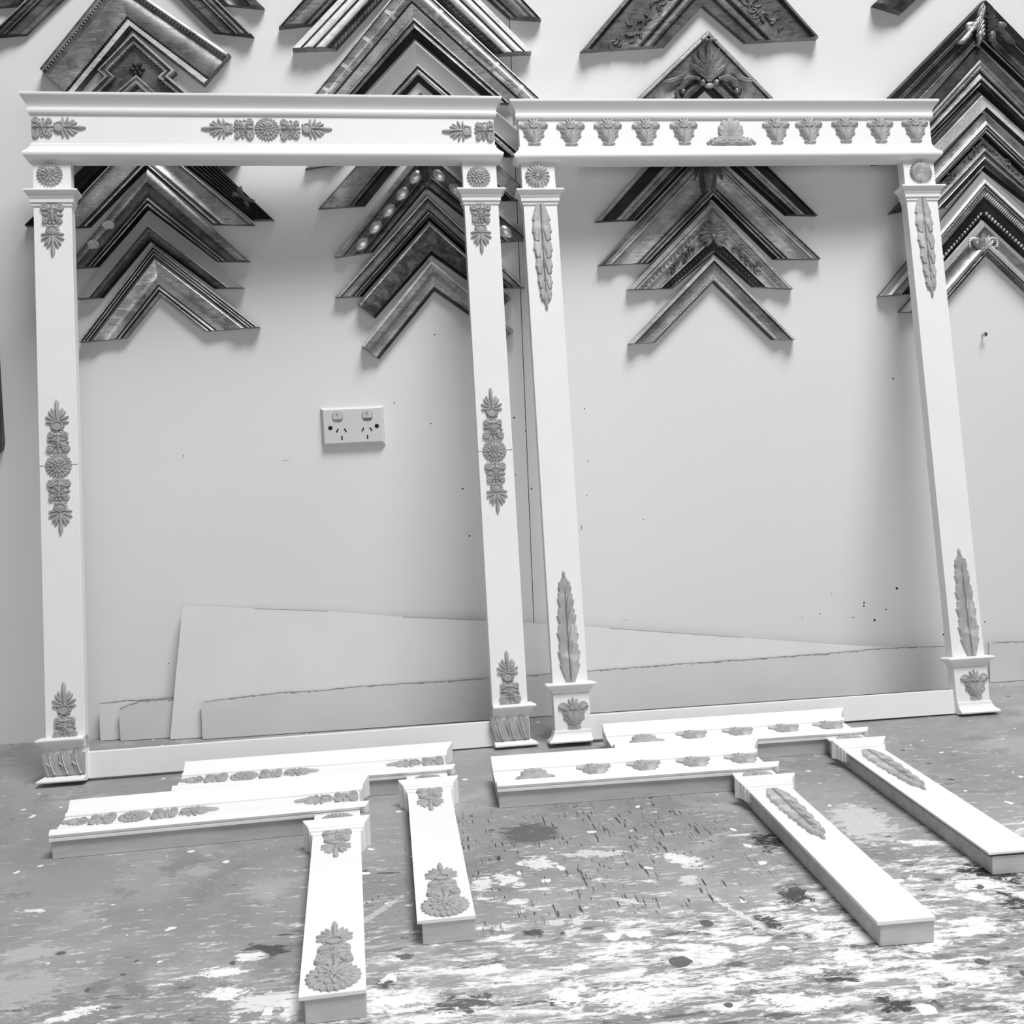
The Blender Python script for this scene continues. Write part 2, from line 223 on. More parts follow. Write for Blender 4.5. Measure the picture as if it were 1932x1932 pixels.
def bench_mat():
    m, nt, b = nodes_of('bench_paint_splatter')
    tc = nt.nodes.new('ShaderNodeTexCoord'); V = tc.outputs['Object']
    sx = nt.nodes.new('ShaderNodeSeparateXYZ'); nt.links.new(V, sx.inputs[0]); X, Y = sx.outputs[0], sx.outputs[1]
    wob = noise(nt, V, 2.2, 3, .5)
    # wear: grows towards the front and the right
    fr = math_(nt, 'ADD', math_(nt, 'MULTIPLY', Y, -1.), math_(nt, 'MULTIPLY', X, .22))
    fr = math_(nt, 'ADD', fr, math_(nt, 'MULTIPLY', math_(nt, 'SUBTRACT', wob, .5), .30))
    front = ramp(nt, fr, [(.50, 0), (.75, .25), (.93, .55), (1.0, 1)])
    # ground colour
    n1 = noise(nt, V, 5, 6, .62, .4)
    c = ramp(nt, n1, [(.30, .21), (.45, .255), (.58, .295), (.72, .345)])
    n1b = noise(nt, mapped(nt, V, rot=(0, 0, .3), scale=(1.5, 2, 1)), 5, 7, .62, .4)
    c = mixc(nt, ramp(nt, n1b, [(.56, 0), (.64, .45)]), c, .43)
    n1c = noise(nt, mapped(nt, V, loc=(7, 3, 0), scale=(1.4, 2.2, 1)), 8, 8, .66, .4)
    c = mixc(nt, ramp(nt, n1c, [(.60, 0), (.64, .4)]), c, .15)
    # thin pale scuffs everywhere
    n2 = noise(nt, mapped(nt, V, rot=(0, 0, -.08), scale=(9, 34, 1)), 4.4, 9, .72, .3)
    thr = math_(nt, 'ADD', n2, math_(nt, 'MULTIPLY', front, .08))
    c = mixc(nt, ramp(nt, thr, [(.60, 0), (.65, .75)]), c, .60)
    # heavy white skids
    n3 = noise(nt, mapped(nt, V, rot=(0, 0, .06), scale=(3.6, 11, 1)), 5.0, 11, .78, .25)
    thr3 = math_(nt, 'ADD', n3, math_(nt, 'MULTIPLY', front, .135))
    c = mixc(nt, ramp(nt, thr3, [(.63, 0), (.68, .92)]), c, .80)
    # drips and drops
    vo = nt.nodes.new('ShaderNodeTexVoronoi'); vo.inputs['Scale'].default_value = 38; vo.inputs['Randomness'].default_value = 1
    wv = nt.nodes.new('ShaderNodeVectorMath'); wv.operation = 'ADD'
    nz = nt.nodes.new('ShaderNodeTexNoise'); nz.inputs['Scale'].default_value = 30; nt.links.new(V, nz.inputs['Vector'])
    sc = nt.nodes.new('ShaderNodeVectorMath'); sc.operation = 'SCALE'; sc.inputs['Scale'].default_value = .03
    nt.links.new(nz.outputs['Color'], sc.inputs[0])
    nt.links.new(V, wv.inputs[0]); nt.links.new(sc.outputs[0], wv.inputs[1])
    nt.links.new(wv.outputs[0], vo.inputs['Vector'])
    sep = nt.nodes.new('ShaderNodeSeparateColor'); nt.links.new(vo.outputs['Color'], sep.inputs[0])
    rad = math_(nt, 'MULTIPLY', math_(nt, 'SUBTRACT', sep.outputs[0], .5, True), math_(nt, 'ADD', math_(nt, 'MULTIPLY', front, .5), .34))
    inside = math_(nt, 'LESS_THAN', vo.outputs['Distance'], rad)
    dropc = ramp(nt, sep.outputs[1], [(.0, .08), (.28, .10), (.3, .8), (1, .86)])
    c = mixc(nt, math_(nt, 'MULTIPLY', inside, .95), c, dropc)
    # dark stain under the white, mostly at the front right
    n4 = noise(nt, mapped(nt, V, loc=(3, 1, 0), rot=(0, 0, .1), scale=(4, 12, 1)), 5.0, 10, .76, .3)
    thr4 = math_(nt, 'ADD', n4, math_(nt, 'MULTIPLY', front, .075))
    c = mixc(nt, ramp(nt, thr4, [(.635, 0), (.68, .85)]), c, .09)
    # knife cuts
    def cuts(ang, lo, hi, loc, sc_):
        nonlocal c
        v = mapped(nt, V, loc=loc, rot=(0, 0, ang), scale=sc_)
        n = noise(nt, v, 5., 2, .5)
        k = ramp(nt, n, [(lo, 0), (hi, 1)])
        # only in the cutting area
        mx = ramp(nt, math_(nt, 'ADD', X, .5), [(.45, 0), (.52, 1), (1., 1), ])
        my = ramp(nt, math_(nt, 'MULTIPLY', Y, -1), [(.50, 0), (.60, 1), (.88, 1), (.93, 0)])
        mx2 = ramp(nt, X, [(.36, 1), (.44, 0)])
        mk = math_(nt, 'MULTIPLY', math_(nt, 'MULTIPLY', mx, my), mx2)
        c = mixc(nt, math_(nt, 'MULTIPLY', k, mk), c, .05)
    cuts(R(18), .655, .675, (0, 0, 0), (44, 4.6, 1))
    cuts(R(24), .665, .68, (9, 4, 0), (60, 7, 1))
    cuts(R(-82), .735, .75, (5, 2, 0), (30, 3, 1))
    # individual stains: distance, colour and raggedness carried by the benchtop mesh
    at = nt.nodes.new('ShaderNodeAttribute'); at.attribute_name = 'stain'
    s3 = nt.nodes.new('ShaderNodeSeparateColor'); nt.links.new(at.outputs['Color'], s3.inputs[0])
    nn = noise(nt, mapped(nt, V, rot=(0, 0, .1), scale=(1, 2.0, 1)), 58, 9, .74, .6)
    hol = ramp(nt, noise(nt, mapped(nt, V, loc=(1, 2, 0), rot=(0, 0, .08), scale=(22, 60, 1)), 4.0, 8, .72), [(.36, .3), (.44, .97)])
    nd = math_(nt, 'MULTIPLY', math_(nt, 'MULTIPLY', math_(nt, 'SUBTRACT', nn, .47), 6.5), s3.outputs[2])
    d = math_(nt, 'ADD', math_(nt, 'MULTIPLY', s3.outputs[0], 2.), nd)
    c = mixc(nt, math_(nt, 'MULTIPLY', ramp(nt, d, [(.74, 1), (.80, 0)]), hol), c, s3.outputs[1])
    nt.links.new(c, b.inputs['Base Color'])
    b.inputs['Roughness'].default_value = .42; b.inputs['Specular IOR Level'].default_value = .35
    bump(nt, b, thr3, .25, .002)
    return m

# ---------------------------------------------------------------- mesh helpers
class MB:
    def __init__(s): s.v = []; s.f = []; s.m = []
    def add(s, vs, fs, mi=0):
        o = len(s.v); s.v += [tuple(x) for x in vs]
        for f in fs: s.f.append([i+o for i in f]); s.m.append(mi)
    def box(s, x0, x1, y0, y1, z0, z1, mi=0):
        s.add([(x0,y0,z0),(x1,y0,z0),(x1,y1,z0),(x0,y1,z0),(x0,y0,z1),(x1,y0,z1),(x1,y1,z1),(x0,y1,z1)],
              [(0,3,2,1),(4,5,6,7),(0,1,5,4),(1,2,6,5),(2,3,7,6),(3,0,4,7)], mi)
    def loops(s, L, mi=0, cap=True, mats=None):
        n = len(L[0]); vs = [p for l in L for p in l]; o = len(s.v); s.v += [tuple(x) for x in vs]
        for i in range(len(L)-1):
            for j in range(n):
                k = (j+1) % n
                s.f.append([o+i*n+j, o+i*n+k, o+(i+1)*n+k, o+(i+1)*n+j]); s.m.append(mats[i] if mats else mi)
        if cap:
            s.f.append([o+j for j in range(n)][::-1]); s.m.append(mi)
            s.f.append([o+(len(L)-1)*n+j for j in range(n)]); s.m.append(mi)
    def prism(s, pts, z0, z1, mi=0, inset=0):
        n = len(pts)
        s.loops([[(x, y, z0) for x, y in pts], [(x, y, z1) for x, y in pts]], mi)
def link(name, mb, mats, parent=None, smooth=None, bevel=0):
    me = bpy.data.meshes.new(name); me.from_pydata(mb.v, [], mb.f)
    if not isinstance(mats, (list, tuple)): mats = [mats]
    for m in mats: me.materials.append(m)
    for p, i in zip(me.polygons, mb.m): p.material_index = i
    me.validate()
    import bmesh
    bm = bmesh.new(); bm.from_mesh(me); bmesh.ops.recalc_face_normals(bm, faces=bm.faces); bm.to_mesh(me); bm.free()
    if smooth:
        for p in me.polygons: p.use_smooth = True
        me.set_sharp_from_angle(angle=R(smooth))
    o = bpy.data.objects.new(name, me); COL.objects.link(o)
    if parent: o.parent = parent
    if bevel:
        b = o.modifiers.new('edge', 'BEVEL'); b.width = bevel; b.segments = 2; b.limit_method = 'ANGLE'; b.angle_limit = R(40)
    return o
def empty(name, mat, label, cat, group=None):
    o = bpy.data.objects.new(name, None); COL.objects.link(o); o.empty_display_size = .05
    o.matrix_world = mat; o['label'] = label; o['category'] = cat
    if group: o['group'] = group
    return o
def tag(o, label, cat, group=None):
    o['label'] = label; o['category'] = cat
    if group: o['group'] = group
    return o
def basis(o, x, y, z):
    m = Matrix.Identity(4)
    for i, a in enumerate((x, y, z)):
        for j in range(3): m[j][i] = a[j]
    for j in range(3): m[j][3] = o[j]
    return m
WALLB = lambda x, z, y=0: basis((x, y, z), (1, 0, 0), (0, 0, 1), (0, -1, 0))

# ---------------------------------------------------------------- carved relief primitives (x, y in the face plane, z out of it)
def petal(mb, x, y, ang, L, W, h, curl=0, gr=.35, z0=0, base=.35, nu=8, nv=7, mi=0, tip=1.25, tongue=False):
    """a leaf: starts at (x,y), grows along ang, length L, width W, rises h, with a midrib groove"""
    vs = []; a = ang; px, py = x, y; du = L/(nu-1)
    for i in range(nu):
        u = i/(nu-1)
        w = W/2*max(abs(sin(pi*min(1, u**tip)))**.6 if 0 < u < 1 else 0, base*(1-u))
        if tongue: w = W/2*(.72+.28*u)*(1 if u < .8 else math.sqrt(max(0, 1-((u-.8)/.2)**2)))
        if i == nu-1: w = W*(.16 if tongue else .06)
        hh = h*(.35+.65*sin(pi*min(.95, max(.05, u)))**.6)
        cx, cy = -sin(a), cos(a)
        for j in range(nv):
            v = -1+2*j/(nv-1)
            z = hh*math.sqrt(max(0, 1-v*v)) - gr*hh*math.exp(-(v/.22)**2)
            if j in (0, nv-1): z = -.0004
            vs.append((px+cx*w*v, py+cy*w*v, z0+z if 0 < i < nu-1 or j not in (0, nv-1) else -.0004))
        px += cos(a)*du; py += sin(a)*du; a += curl/(nu-1)
    for j in range(nv): # close the ends down to the face
        pass
    fs = [(i*nv+j, i*nv+j+1, (i+1)*nv+j+1, (i+1)*nv+j) for i in range(nu-1) for j in range(nv-1)]
    fs.append(tuple(range(nv))[::-1]); fs.append(tuple((nu-1)*nv+j for j in range(nv)))
    fs.append(tuple([i*nv for i in range(nu)] + [i*nv+nv-1 for i in range(nu-1, -1, -1)]))
    mb.add(vs, fs[:-1], mi)
def dome(mb, x, y, rx, ry, h, rot=0, z0=0, nr=4, ns=12, flat=.0, jag=0, mi=0):
    vs = [(x, y, z0+h)]; fs = []
    for i in range(1, nr+1):
        t = i/nr
        for j in range(ns):
            a = 2*pi*j/ns
            k = 1+(jag if j % 2 and i == nr else 0)
            r = t*k
            ex, ey = rx*r*cos(a), ry*r*sin(a)
            z = h*math.sqrt(max(0, 1-t*t)) if not flat else h*(1-max(0, (t-flat)/(1-flat))**2)
            vs.append((x+ex*cos(rot)-ey*sin(rot), y+ex*sin(rot)+ey*cos(rot), (z0+z) if i < nr else -.0004))
    for j in range(ns): fs.append((0, 1+j, 1+(j+1) % ns))
    for i in range(nr-1):
        for j in range(ns):
            a, b_ = 1+i*ns+j, 1+i*ns+(j+1) % ns
            fs.append((a, a+ns, b_+ns, b_))
    mb.add(vs, fs, mi)
def ring(mb, x, y, r, t, h, z0=0, ns=18, ry=None, mi=0):
    vs = []; ry = ry or r
    for i in range(ns):
        a = 2*pi*i/ns
        for k, (dr, z) in enumerate(((-t, 0), (-t*.5, h), (t*.5, h), (t, 0))):
            vs.append((x+(r+dr)*cos(a), y+(ry+dr)*sin(a), z0+z if z else -.0004+z0*.6))
    fs = []
    for i in range(ns):
        n = (i+1) % ns
        for k in range(3): fs.append((i*4+k, n*4+k, n*4+k+1, i*4+k+1))
    mb.add(vs, fs, mi)

def xf(mb, start, cx, cy, rot, sx=1, sy=1):
    c, s_ = cos(rot), sin(rot)
    for i in range(start, len(mb.v)):
        x, y, z = mb.v[i]; x *= sx; y *= sy
        mb.v[i] = (cx+x*c-y*s_, cy+x*s_+y*c, z)
# ornaments: built round the origin, pointing +x, sizes in metres
def o_rosette(mb, r, n=22, soft=False):
    dome(mb, 0, 0, r*.93, r*.93, .0022, flat=.8, ns=n)
    for i in range(n):
        petal(mb, cos(2*pi*i/n)*r*.55, sin(2*pi*i/n)*r*.55, 2*pi*i/n, r*.48, r*.30, .0022, z0=.0012, gr=.5, base=.6, nu=6, nv=5)
    m = n//2
    for i in range(m):
        a = 2*pi*(i+.5)/m
        petal(mb, cos(a)*r*.25, sin(a)*r*.25, a, r*.42, r*.30, .0022, z0=.0028, base=.6, nu=6, nv=5)
    for i in range(7):
        a = 2*pi*i/7
        petal(mb, cos(a)*r*.08, sin(a)*r*.08, a, r*.3, r*.2, .0018, z0=.0038, base=.6, nu=5, nv=5)
    dome(mb, 0, 0, r*.13, r*.13, .0062)
def o_daisy(mb, r):
    dome(mb, 0, 0, r*.9, r*.9, .002, flat=.8, ns=24)
    for i in range(18):
        a = 2*pi*i/18
        petal(mb, cos(a)*r*.26, sin(a)*r*.26, a, r*.74, r*.34, .0042, z0=.001, gr=-.1, base=.5)
    for i in range(9):
        a = 2*pi*i/9
        petal(mb, cos(a)*r*.12, sin(a)*r*.12, a, r*.32, r*.2, .003, z0=.003, base=.5, nu=5, nv=5)
    dome(mb, 0, 0, r*.24, r*.24, .0062)
def o_disc(mb, r):
    dome(mb, 0, 0, r*.98, r*.98, .004, flat=.75, ns=32, jag=.03)
    for i in range(26):
        a = 2*pi*i/26
        petal(mb, cos(a)*r*.2, sin(a)*r*.2, a, r*.78, r*.16, .0014, z0=.0034, gr=0, base=.4, nu=6, nv=5)
    dome(mb, 0, 0, r*.2, r*.2, .0052)
def o_block(mb, w, h):
    """square foliate scroll block"""
    a, b_ = w/2, h/2
    dome(mb, 0, 0, a*.98, b_*.86, .0026, flat=.75, ns=20)
    mb.prism([(-a, -b_*.5), (-a*.82, -b_*.5), (-a*.82, b_*.5), (-a, b_*.5)], -.0004, .0024)
    for sx, sy, k in ((1, 1, .30), (1, -1, .30), (-1, 1, .40), (-1, -1, .40)):
        x, y = sx*a*.60, sy*b_*(.66 if sx > 0 else .74)
        dome(mb, x, y, a*k, b_*k, .0036, flat=.5)
        ring(mb, x, y, a*k*.62, a*.10, .0014, z0=.0028, ns=12)
        dome(mb, x, y, a*.12, b_*.12, .0052)
        petal(mb, -sx*a*.1, -sy*b_*.1, math.atan2(y, x), a*.8, a*.30, .003, z0=.0018, gr=.5)
    for i in range(14):
        t = 2*pi*(i+.3)/14
        dome(mb, cos(t)*a*.86, sin(t)*b_*.88, a*.17, b_*.17, .003, nr=3, ns=8)
    petal(mb, -a*.9, 0, 0, a*1.7, a*.34, .0036, z0=.002, gr=.5)
    for sg in (1, -1):
        for q in (-.5, 0, .45): petal(mb, a*q, 0, sg*R(70), b_*.85, a*.24, .003, z0=.002, gr=.4, curl=sg*R(20))
    petal(mb, -a*.2, b_*.5, -1.2, b_*.9, a*.2, .003, z0=.0025)
    dome(mb, 0, 0, a*.18, b_*.18, .0058); dome(mb, a*.55, 0, a*.12, b_*.12, .0056)
def plate(mb, P, h, inset=.0008, mi=0):
    """low plate with a softened top edge from a closed outline"""
    cx = sum(p[0] for p in P)/len(P); cy = sum(p[1] for p in P)/len(P)
    n = len(P); Q = []
    for i in range(n):
        a, p, c = P[i-1], P[i], P[(i+1) % n]
        n1 = (-(p[1]-a[1]), p[0]-a[0]); n2 = (-(c[1]-p[1]), c[0]-p[0])
        l1 = math.hypot(*n1) or 1; l2 = math.hypot(*n2) or 1
        bx, by = n1[0]/l1+n2[0]/l2, n1[1]/l1+n2[1]/l2; l = max(.6, math.hypot(bx, by))
        Q.append((p[0]+bx/l*inset, p[1]+by/l*inset))
    mb.loops([[(x, y, -.0004) for x, y in P], [(x, y, h*.6) for x, y in P], [(x, y, h) for x, y in Q]], mi)
def o_palm(mb, L, W, ring_=True):
    """anthemion: collar at the base, fan of leaves, long middle tongue; runs +x from 0 to L"""
    r = L*.16
    dome(mb, r*1.0, 0, r*1.1, W*.35, .0034, flat=.5)
    ring(mb, r*1.1, 0, r*.8, r*.16, .0014, z0=.0030, ry=W*.27)
    for sg in (1, -1):
        for a, l, w, x in ((26, .36, .20, .40), (42, .36, .19, .36), (60, .36, .17, .31), (82, .36, .15, .27)):
            petal(mb, L*x, sg*W*.04, sg*R(a), L*l*(1 if a < 70 else .9), w*W, .0036, curl=-sg*R(6) if a < 50 else sg*R(10), gr=.15, z0=.0006, tongue=True)
        for x in (.05, .14, .23): dome(mb, L*x, sg*W*(.20+.5*x), L*.05, W*.12, .0028)
    dome(mb, L*.40, 0, L*.2, W*.25, .0030, flat=.3)
    petal(mb, L*.30, 0, 0, L*.70, W*.25, .0044, gr=0, z0=.0008, tongue=True, nu=11)
    petal(mb, L*.30, 0, 0, L*.45, W*.06, .0052, gr=0, z0=.0008)
def o_laurel(mb, L, W):
    """husk drop: overlapping pairs of toothed leaves from wide (x=0) to tip (x=L)"""
    ts = (0, .19, .37, .54, .69); ends = (.36, .52, .67, .81, .91); ws = (.50, .49, .44, .38, .31)
    prof = ((0, .42), (.15, .62), (.3, .80), (.42, .93), (.45, .80), (.6, .92), (.74, 1.0), (.77, .84), (.9, .86), (.97, .72), (1, .52))
    for k in range(4, -1, -1):
        x0, x1, w = ts[k]*L, ends[k]*L, ws[k]*W
        for sg in (1, -1):
            vs = []; nv = 7
            off = .006*L*(1 if sg > 0 else -1)*(k % 2)
            for u, f in prof:
                x = x0+(x1-x0)*u+off
                hb = .0014+.0038*min(1, u*1.3) if k else .004+.0014*u
                wi = .02 if u < .6 else .02+(u-.6)*.75  # inner edge leaves the stem towards the tip
                for j in range(nv):
                    v = j/(nv-1); y = w*(wi+(f-wi)*v)
                    z = hb*(.62+.38*math.sin(pi*min(1, .15+v*.85))) - .0012*math.exp(-((v-.45)/.12)**2)
                    if j == nv-1 or (u >= .999): z = -.0004
                    if j == 0: z = hb*.45
                    vs.append((x, sg*y, z))
            n = len(prof)
            fs = [(i*nv+j, i*nv+j+1, (i+1)*nv+j+1, (i+1)*nv+j) for i in range(n-1) for j in range(nv-1)]
            # close start and underside so that the leaf is a solid
            b0 = len(vs); vs += [(vs[i*nv][0], vs[i*nv][1], -.0004) for i in range(n)]
            fs += [(i*nv, (i+1)*nv, b0+i+1, b0+i) for i in range(n-1)]
            fs.append(tuple(range(nv))+(b0,))
            mb.add(vs, fs)
    # stem ridge
    for k in range(5):
        petal(mb, ts[k]*L, 0, 0, (ends[k]-ts[k])*L, W*.10, .0044+.0006*(k == 0), gr=.6, z0=.0004, base=.9)
    petal(mb, L*.80, 0, 0, L*.16, W*.36, .0048, gr=.2, base=.8, tip=1.2)
    petal(mb, L*.90, 0, 0, L*.10, W*.17, .0044, gr=0, tongue=True)
VOUT = [(.02, .0), (.09, .005), (.13, .02), (.22, .03), (.17, .085), (.165, .125), (.245, .205), (.235, .25), (.355, .32), (.34, .345), (.265, .39), (.30, .42), (.367, .51), (.35, .54), (.295, .60), (.31, .645), (.355, .67),
        (.375, .72), (.40, .665), (.45, .655), (.49, .70), (.475, .755), (.43, .81), (.37, .855), (.30, .865), (.25, .84), (.19, .81), (.17, .75), (.13, .70)]
def o_vase(mb, w, h):
    """acanthus vase: y up, foot at -h/2"""
    f = -h/2
    rt = [(x*w, f+y*h) for x, y in VOUT]; lf = [(-x, y) for x, y in rt][::-1]
    plate(mb, rt+lf[0:0]+[(0, f+.62*h)]+lf, .0026, .0006)
    for sg in (1, -1):
        ex = lambda a: (R(a) if sg > 0 else pi-R(a))
        for (x, y, a, l) in ((.03, .07, 42, .26), (.05, .15, 40, .36), (.07, .27, 42, .36), (.10, .40, 34, .26)):
            petal(mb, sg*w*x, f+h*y, ex(a), w*l, h*.10, .0030, curl=-sg*R(8), gr=.4, z0=.0012, base=.7, tip=1.1)
        petal(mb, sg*w*.03, f+h*.08, ex(72), h*.56, w*.17, .0036, curl=-sg*R(14), gr=.4, z0=.0016, base=.5)
        petal(mb, sg*w*.15, f+h*.50, ex(60), w*.40, w*.15, .0036, curl=-sg*R(82), gr=.4, z0=.0014, base=.9, tip=1.3)
        petal(mb, sg*w*.20, f+h*.62, ex(80), w*.20, w*.10, .0032, curl=-sg*R(30), gr=.3, z0=.0012)
        dome(mb, sg*w*.435, f+h*.71, w*.052, h*.06, .0050)
        petal(mb, 0, f+h*.03, ex(0), w*.20, h*.06, .0036, gr=.2, z0=0)
    petal(mb, 0, f+h*.04, pi/2, h*.54, w*.20, .0044, gr=.5, z0=.001, base=.45, tip=.9)
    dome(mb, 0, f+h*.79, w*.125, h*.17, .0030, flat=.4)
    for a in (90, 66, 114, 44, 136, 22, 158):
        l = h*(.40 if a == 90 else .375 if a in (66, 114) else .29 if a in (44, 136) else .19)
        petal(mb, 0, f+h*.60, R(a), l, w*.085, .0036, gr=.1, z0=.0014, tongue=True)
def o_shell(mb, w, h):
    f = -h/2
    for a in (90, 66, 114, 42, 138, 18, 162):
        l = {90: .70, 66: .64, 114: .64, 42: .55, 138: .55, 18: .42, 162: .42}[a]
        petal(mb, 0, f+h*.28, R(a), h*l, h*.30, .0046, gr=.3, z0=.001, base=.4, tip=1.9)
    dome(mb, 0, f+h*.52, h*.32, h*.34, .003, flat=.5)
    hf = [(.40, .02), (.42, .09), (.33, .16), (.29, .15), (.26, .23), (.215, .22), (.19, .31), (.15, .30), (.12, .38)]
    plate(mb, [(x*w, f+y*h) for x, y in hf]+[(-x*w, f+y*h) for x, y in hf[::-1]], .0028, .0006)
    for sg in (1, -1):
        ex = lambda a: (R(a) if sg > 0 else pi-R(a))
        petal(mb, 0, f+h*.12, ex(0), w*.40, h*.26, .0044, gr=.2, z0=.0008, base=.9, tip=.8)
        petal(mb, 0, f+h*.20, ex(6), w*.30, h*.28, .0044, curl=-sg*R(20), gr=.3, z0=.0012, base=.9)
        petal(mb, sg*w*.14, f+h*.25, ex(75), h*.30, h*.11, .0036, curl=-sg*R(70), gr=.1, z0=.0008, base=.9)
        for k in range(4):
            petal(mb, sg*w*(.12+.07*k), f+h*(.22-.03*k), ex(60-8*k), h*.17, h*.10, .0032, curl=-sg*R(30), gr=.2, z0=.0008)
        petal(mb, sg*w*.30, f+h*.14, ex(8), w*.16, h*.10, .0036, curl=-sg*R(22), gr=0, z0=0, base=1)
        dome(mb, sg*w*.455, f+h*.08, w*.045, h*.06, .0034)
        dome(mb, sg*w*.32, f+h*.07, w*.05, h*.075, .004)
        dome(mb, sg*w*.1, f+h*.1, w*.06, h*.08, .005)
def o_acanthus_band(mb, w, h, hi):
    """overlapping leaves with scalloped tops, rubbed veins in white (slot 1)"""
    mb.box(0, w, 0, h*.82, -.0004, .003)
    n = 3
    for i in range(-1, n+1):
        cx = w*(i+.62)/n
        for dx, hh, ww in ((-.10, .86, .46), (.12, .90, .46), (0, 1.0, .5)):
            x0 = min(max(cx+dx*w/n*1.2, w*.04), w*.96)
            petal(mb, x0, h*.02, R(90+10-dx*40), h*hh*.96, w/n*ww*1.2 if .06*w < x0 < .94*w else w/n*.3, .0040, gr=.25, z0=.0015, tongue=True, nu=12)
        if 0 <= i < n:
            petal(mb, cx+w*.03, h*.06, R(112), h*.72, .0011, .0010, curl=-R(14), gr=0, z0=.0062, base=1, mi=1)
            if hi: petal(mb, cx-w*.08, h*.35, R(135), h*.24, .0010, .0008, gr=0, z0=.0055, base=1, mi=1)

def ornament(kind, x, y, rot, parent, n=0, mat='cast', name=None, **kw):
    mb = MB()
    d = dict(ros=('rosette', lambda: o_rosette(mb, kw.get('r', .0205))), daisy=('rosette', lambda: o_daisy(mb, .0225)),
             disc=('rosette', lambda: o_disc(mb, .0225)), block=('scroll_ornament', lambda: o_block(mb, .036, .034)),
             blockv=('scroll_ornament', lambda: o_block(mb, .038, .034)), palm=('palmette', lambda: (o_palm(mb, .053, .030), xf(mb, 0, -.0265, 0, 0))),
             vase=('acanthus_vase', lambda: o_vase(mb, .054, .051)), shell=('shell_ornament', lambda: o_shell(mb, .096*kw.get('k', 1), .056*min(1, kw.get('k', 1)+.2))))[kind]
    d[1]()
    o = link(name or d[0], mb, M[mat], parent, smooth=50)
    o.matrix_parent_inverse = Matrix.Identity(4)
    o.location = (x, y, n); o.rotation_euler = (0, 0, rot)
    return o
def laurel(x0, y0, x1, y1, W, parent, mat='castw'):
    mb = MB(); L = math.hypot(x1-x0, y1-y0); o_laurel(mb, L, W)
    o = link('laurel_drop', mb, M[mat], parent, smooth=50)
    o.location = (x0, y0, 0); o.rotation_euler = (0, 0, math.atan2(y1-y0, x1-x0))
    return o
def wrap(mb, prof, a0, a1, left, right, back, mi=0, ns=1):
    """moulding running along x from a0 to a1, wrapped round the chosen ends; prof = (y, out) from bottom to top"""
    L = []
    for s_, o_ in prof:
        l = a0-(o_ if left else 0); r = a1+(o_ if right else 0)
        L.append([(l, s_, back), (l, s_, o_*ns), (r, s_, o_*ns), (r, s_, back)])
    mb.loops(L, mi)
mm = lambda P: [(a/1000, b/1000) for a, b in P]
CORN = mm([(1110,.5),(1110,3),(1112,4.6),(1115,5.6),(1118,5.6),(1120.5,4.6),(1122,4.8),(1126,5.8),(1130,7.8),(1134,10.6),(1137,13.2),(1138.5,14.6),(1140,15.2),(1142.5,15.2),(1143.5,14.2)])
LIP = mm([(1029.5,3),(1030.5,7),(1033,10.4),(1036,12.6),(1039,13.2),(1041,12.4),(1044,9.8),(1048,6.4),(1051,4.4),(1052.5,4),(1053,2.4),(1058,2),(1060,.2)])
CAP = mm([(950,.5),(951,2),(956,2.4),(956.5,4.4),(963.5,4.6),(964,5.8),(967,6.2),(969,7.2),(971,9),(972.5,11.4),(974,12.6),(976,12.6),(977,11.6)])
PCAP1 = mm([(49,.5),(50,1.5),(55,2),(55.5,5),(60,5.6),(60.5,7),(63,8),(65,10.5),(66,12.6),(68,13),(69.5,12),(71,8)])
PBASE1 = mm([(.4,9.5),(.6,12),(2.4,13),(4.4,12.4),(8.5,4),(10,2)])
PCAP2 = mm([(82,.5),(83,2.4),(88,2.8),(88.5,5.6),(91,6.2),(94,9),(95.5,12),(97.5,13),(99.5,12.2),(101,8)])
PBASE2 = mm([(.4,9.5),(.8,12.4),(3,13),(5,12.2),(8,8),(11,5.4),(14,4.6),(15,3.4),(20,3),(21,1)])
LIPL = mm([(1033.5,1),(1032,3),(1030,7)])+LIP[2:]
W_, PW, BK = .786, .061, -.022

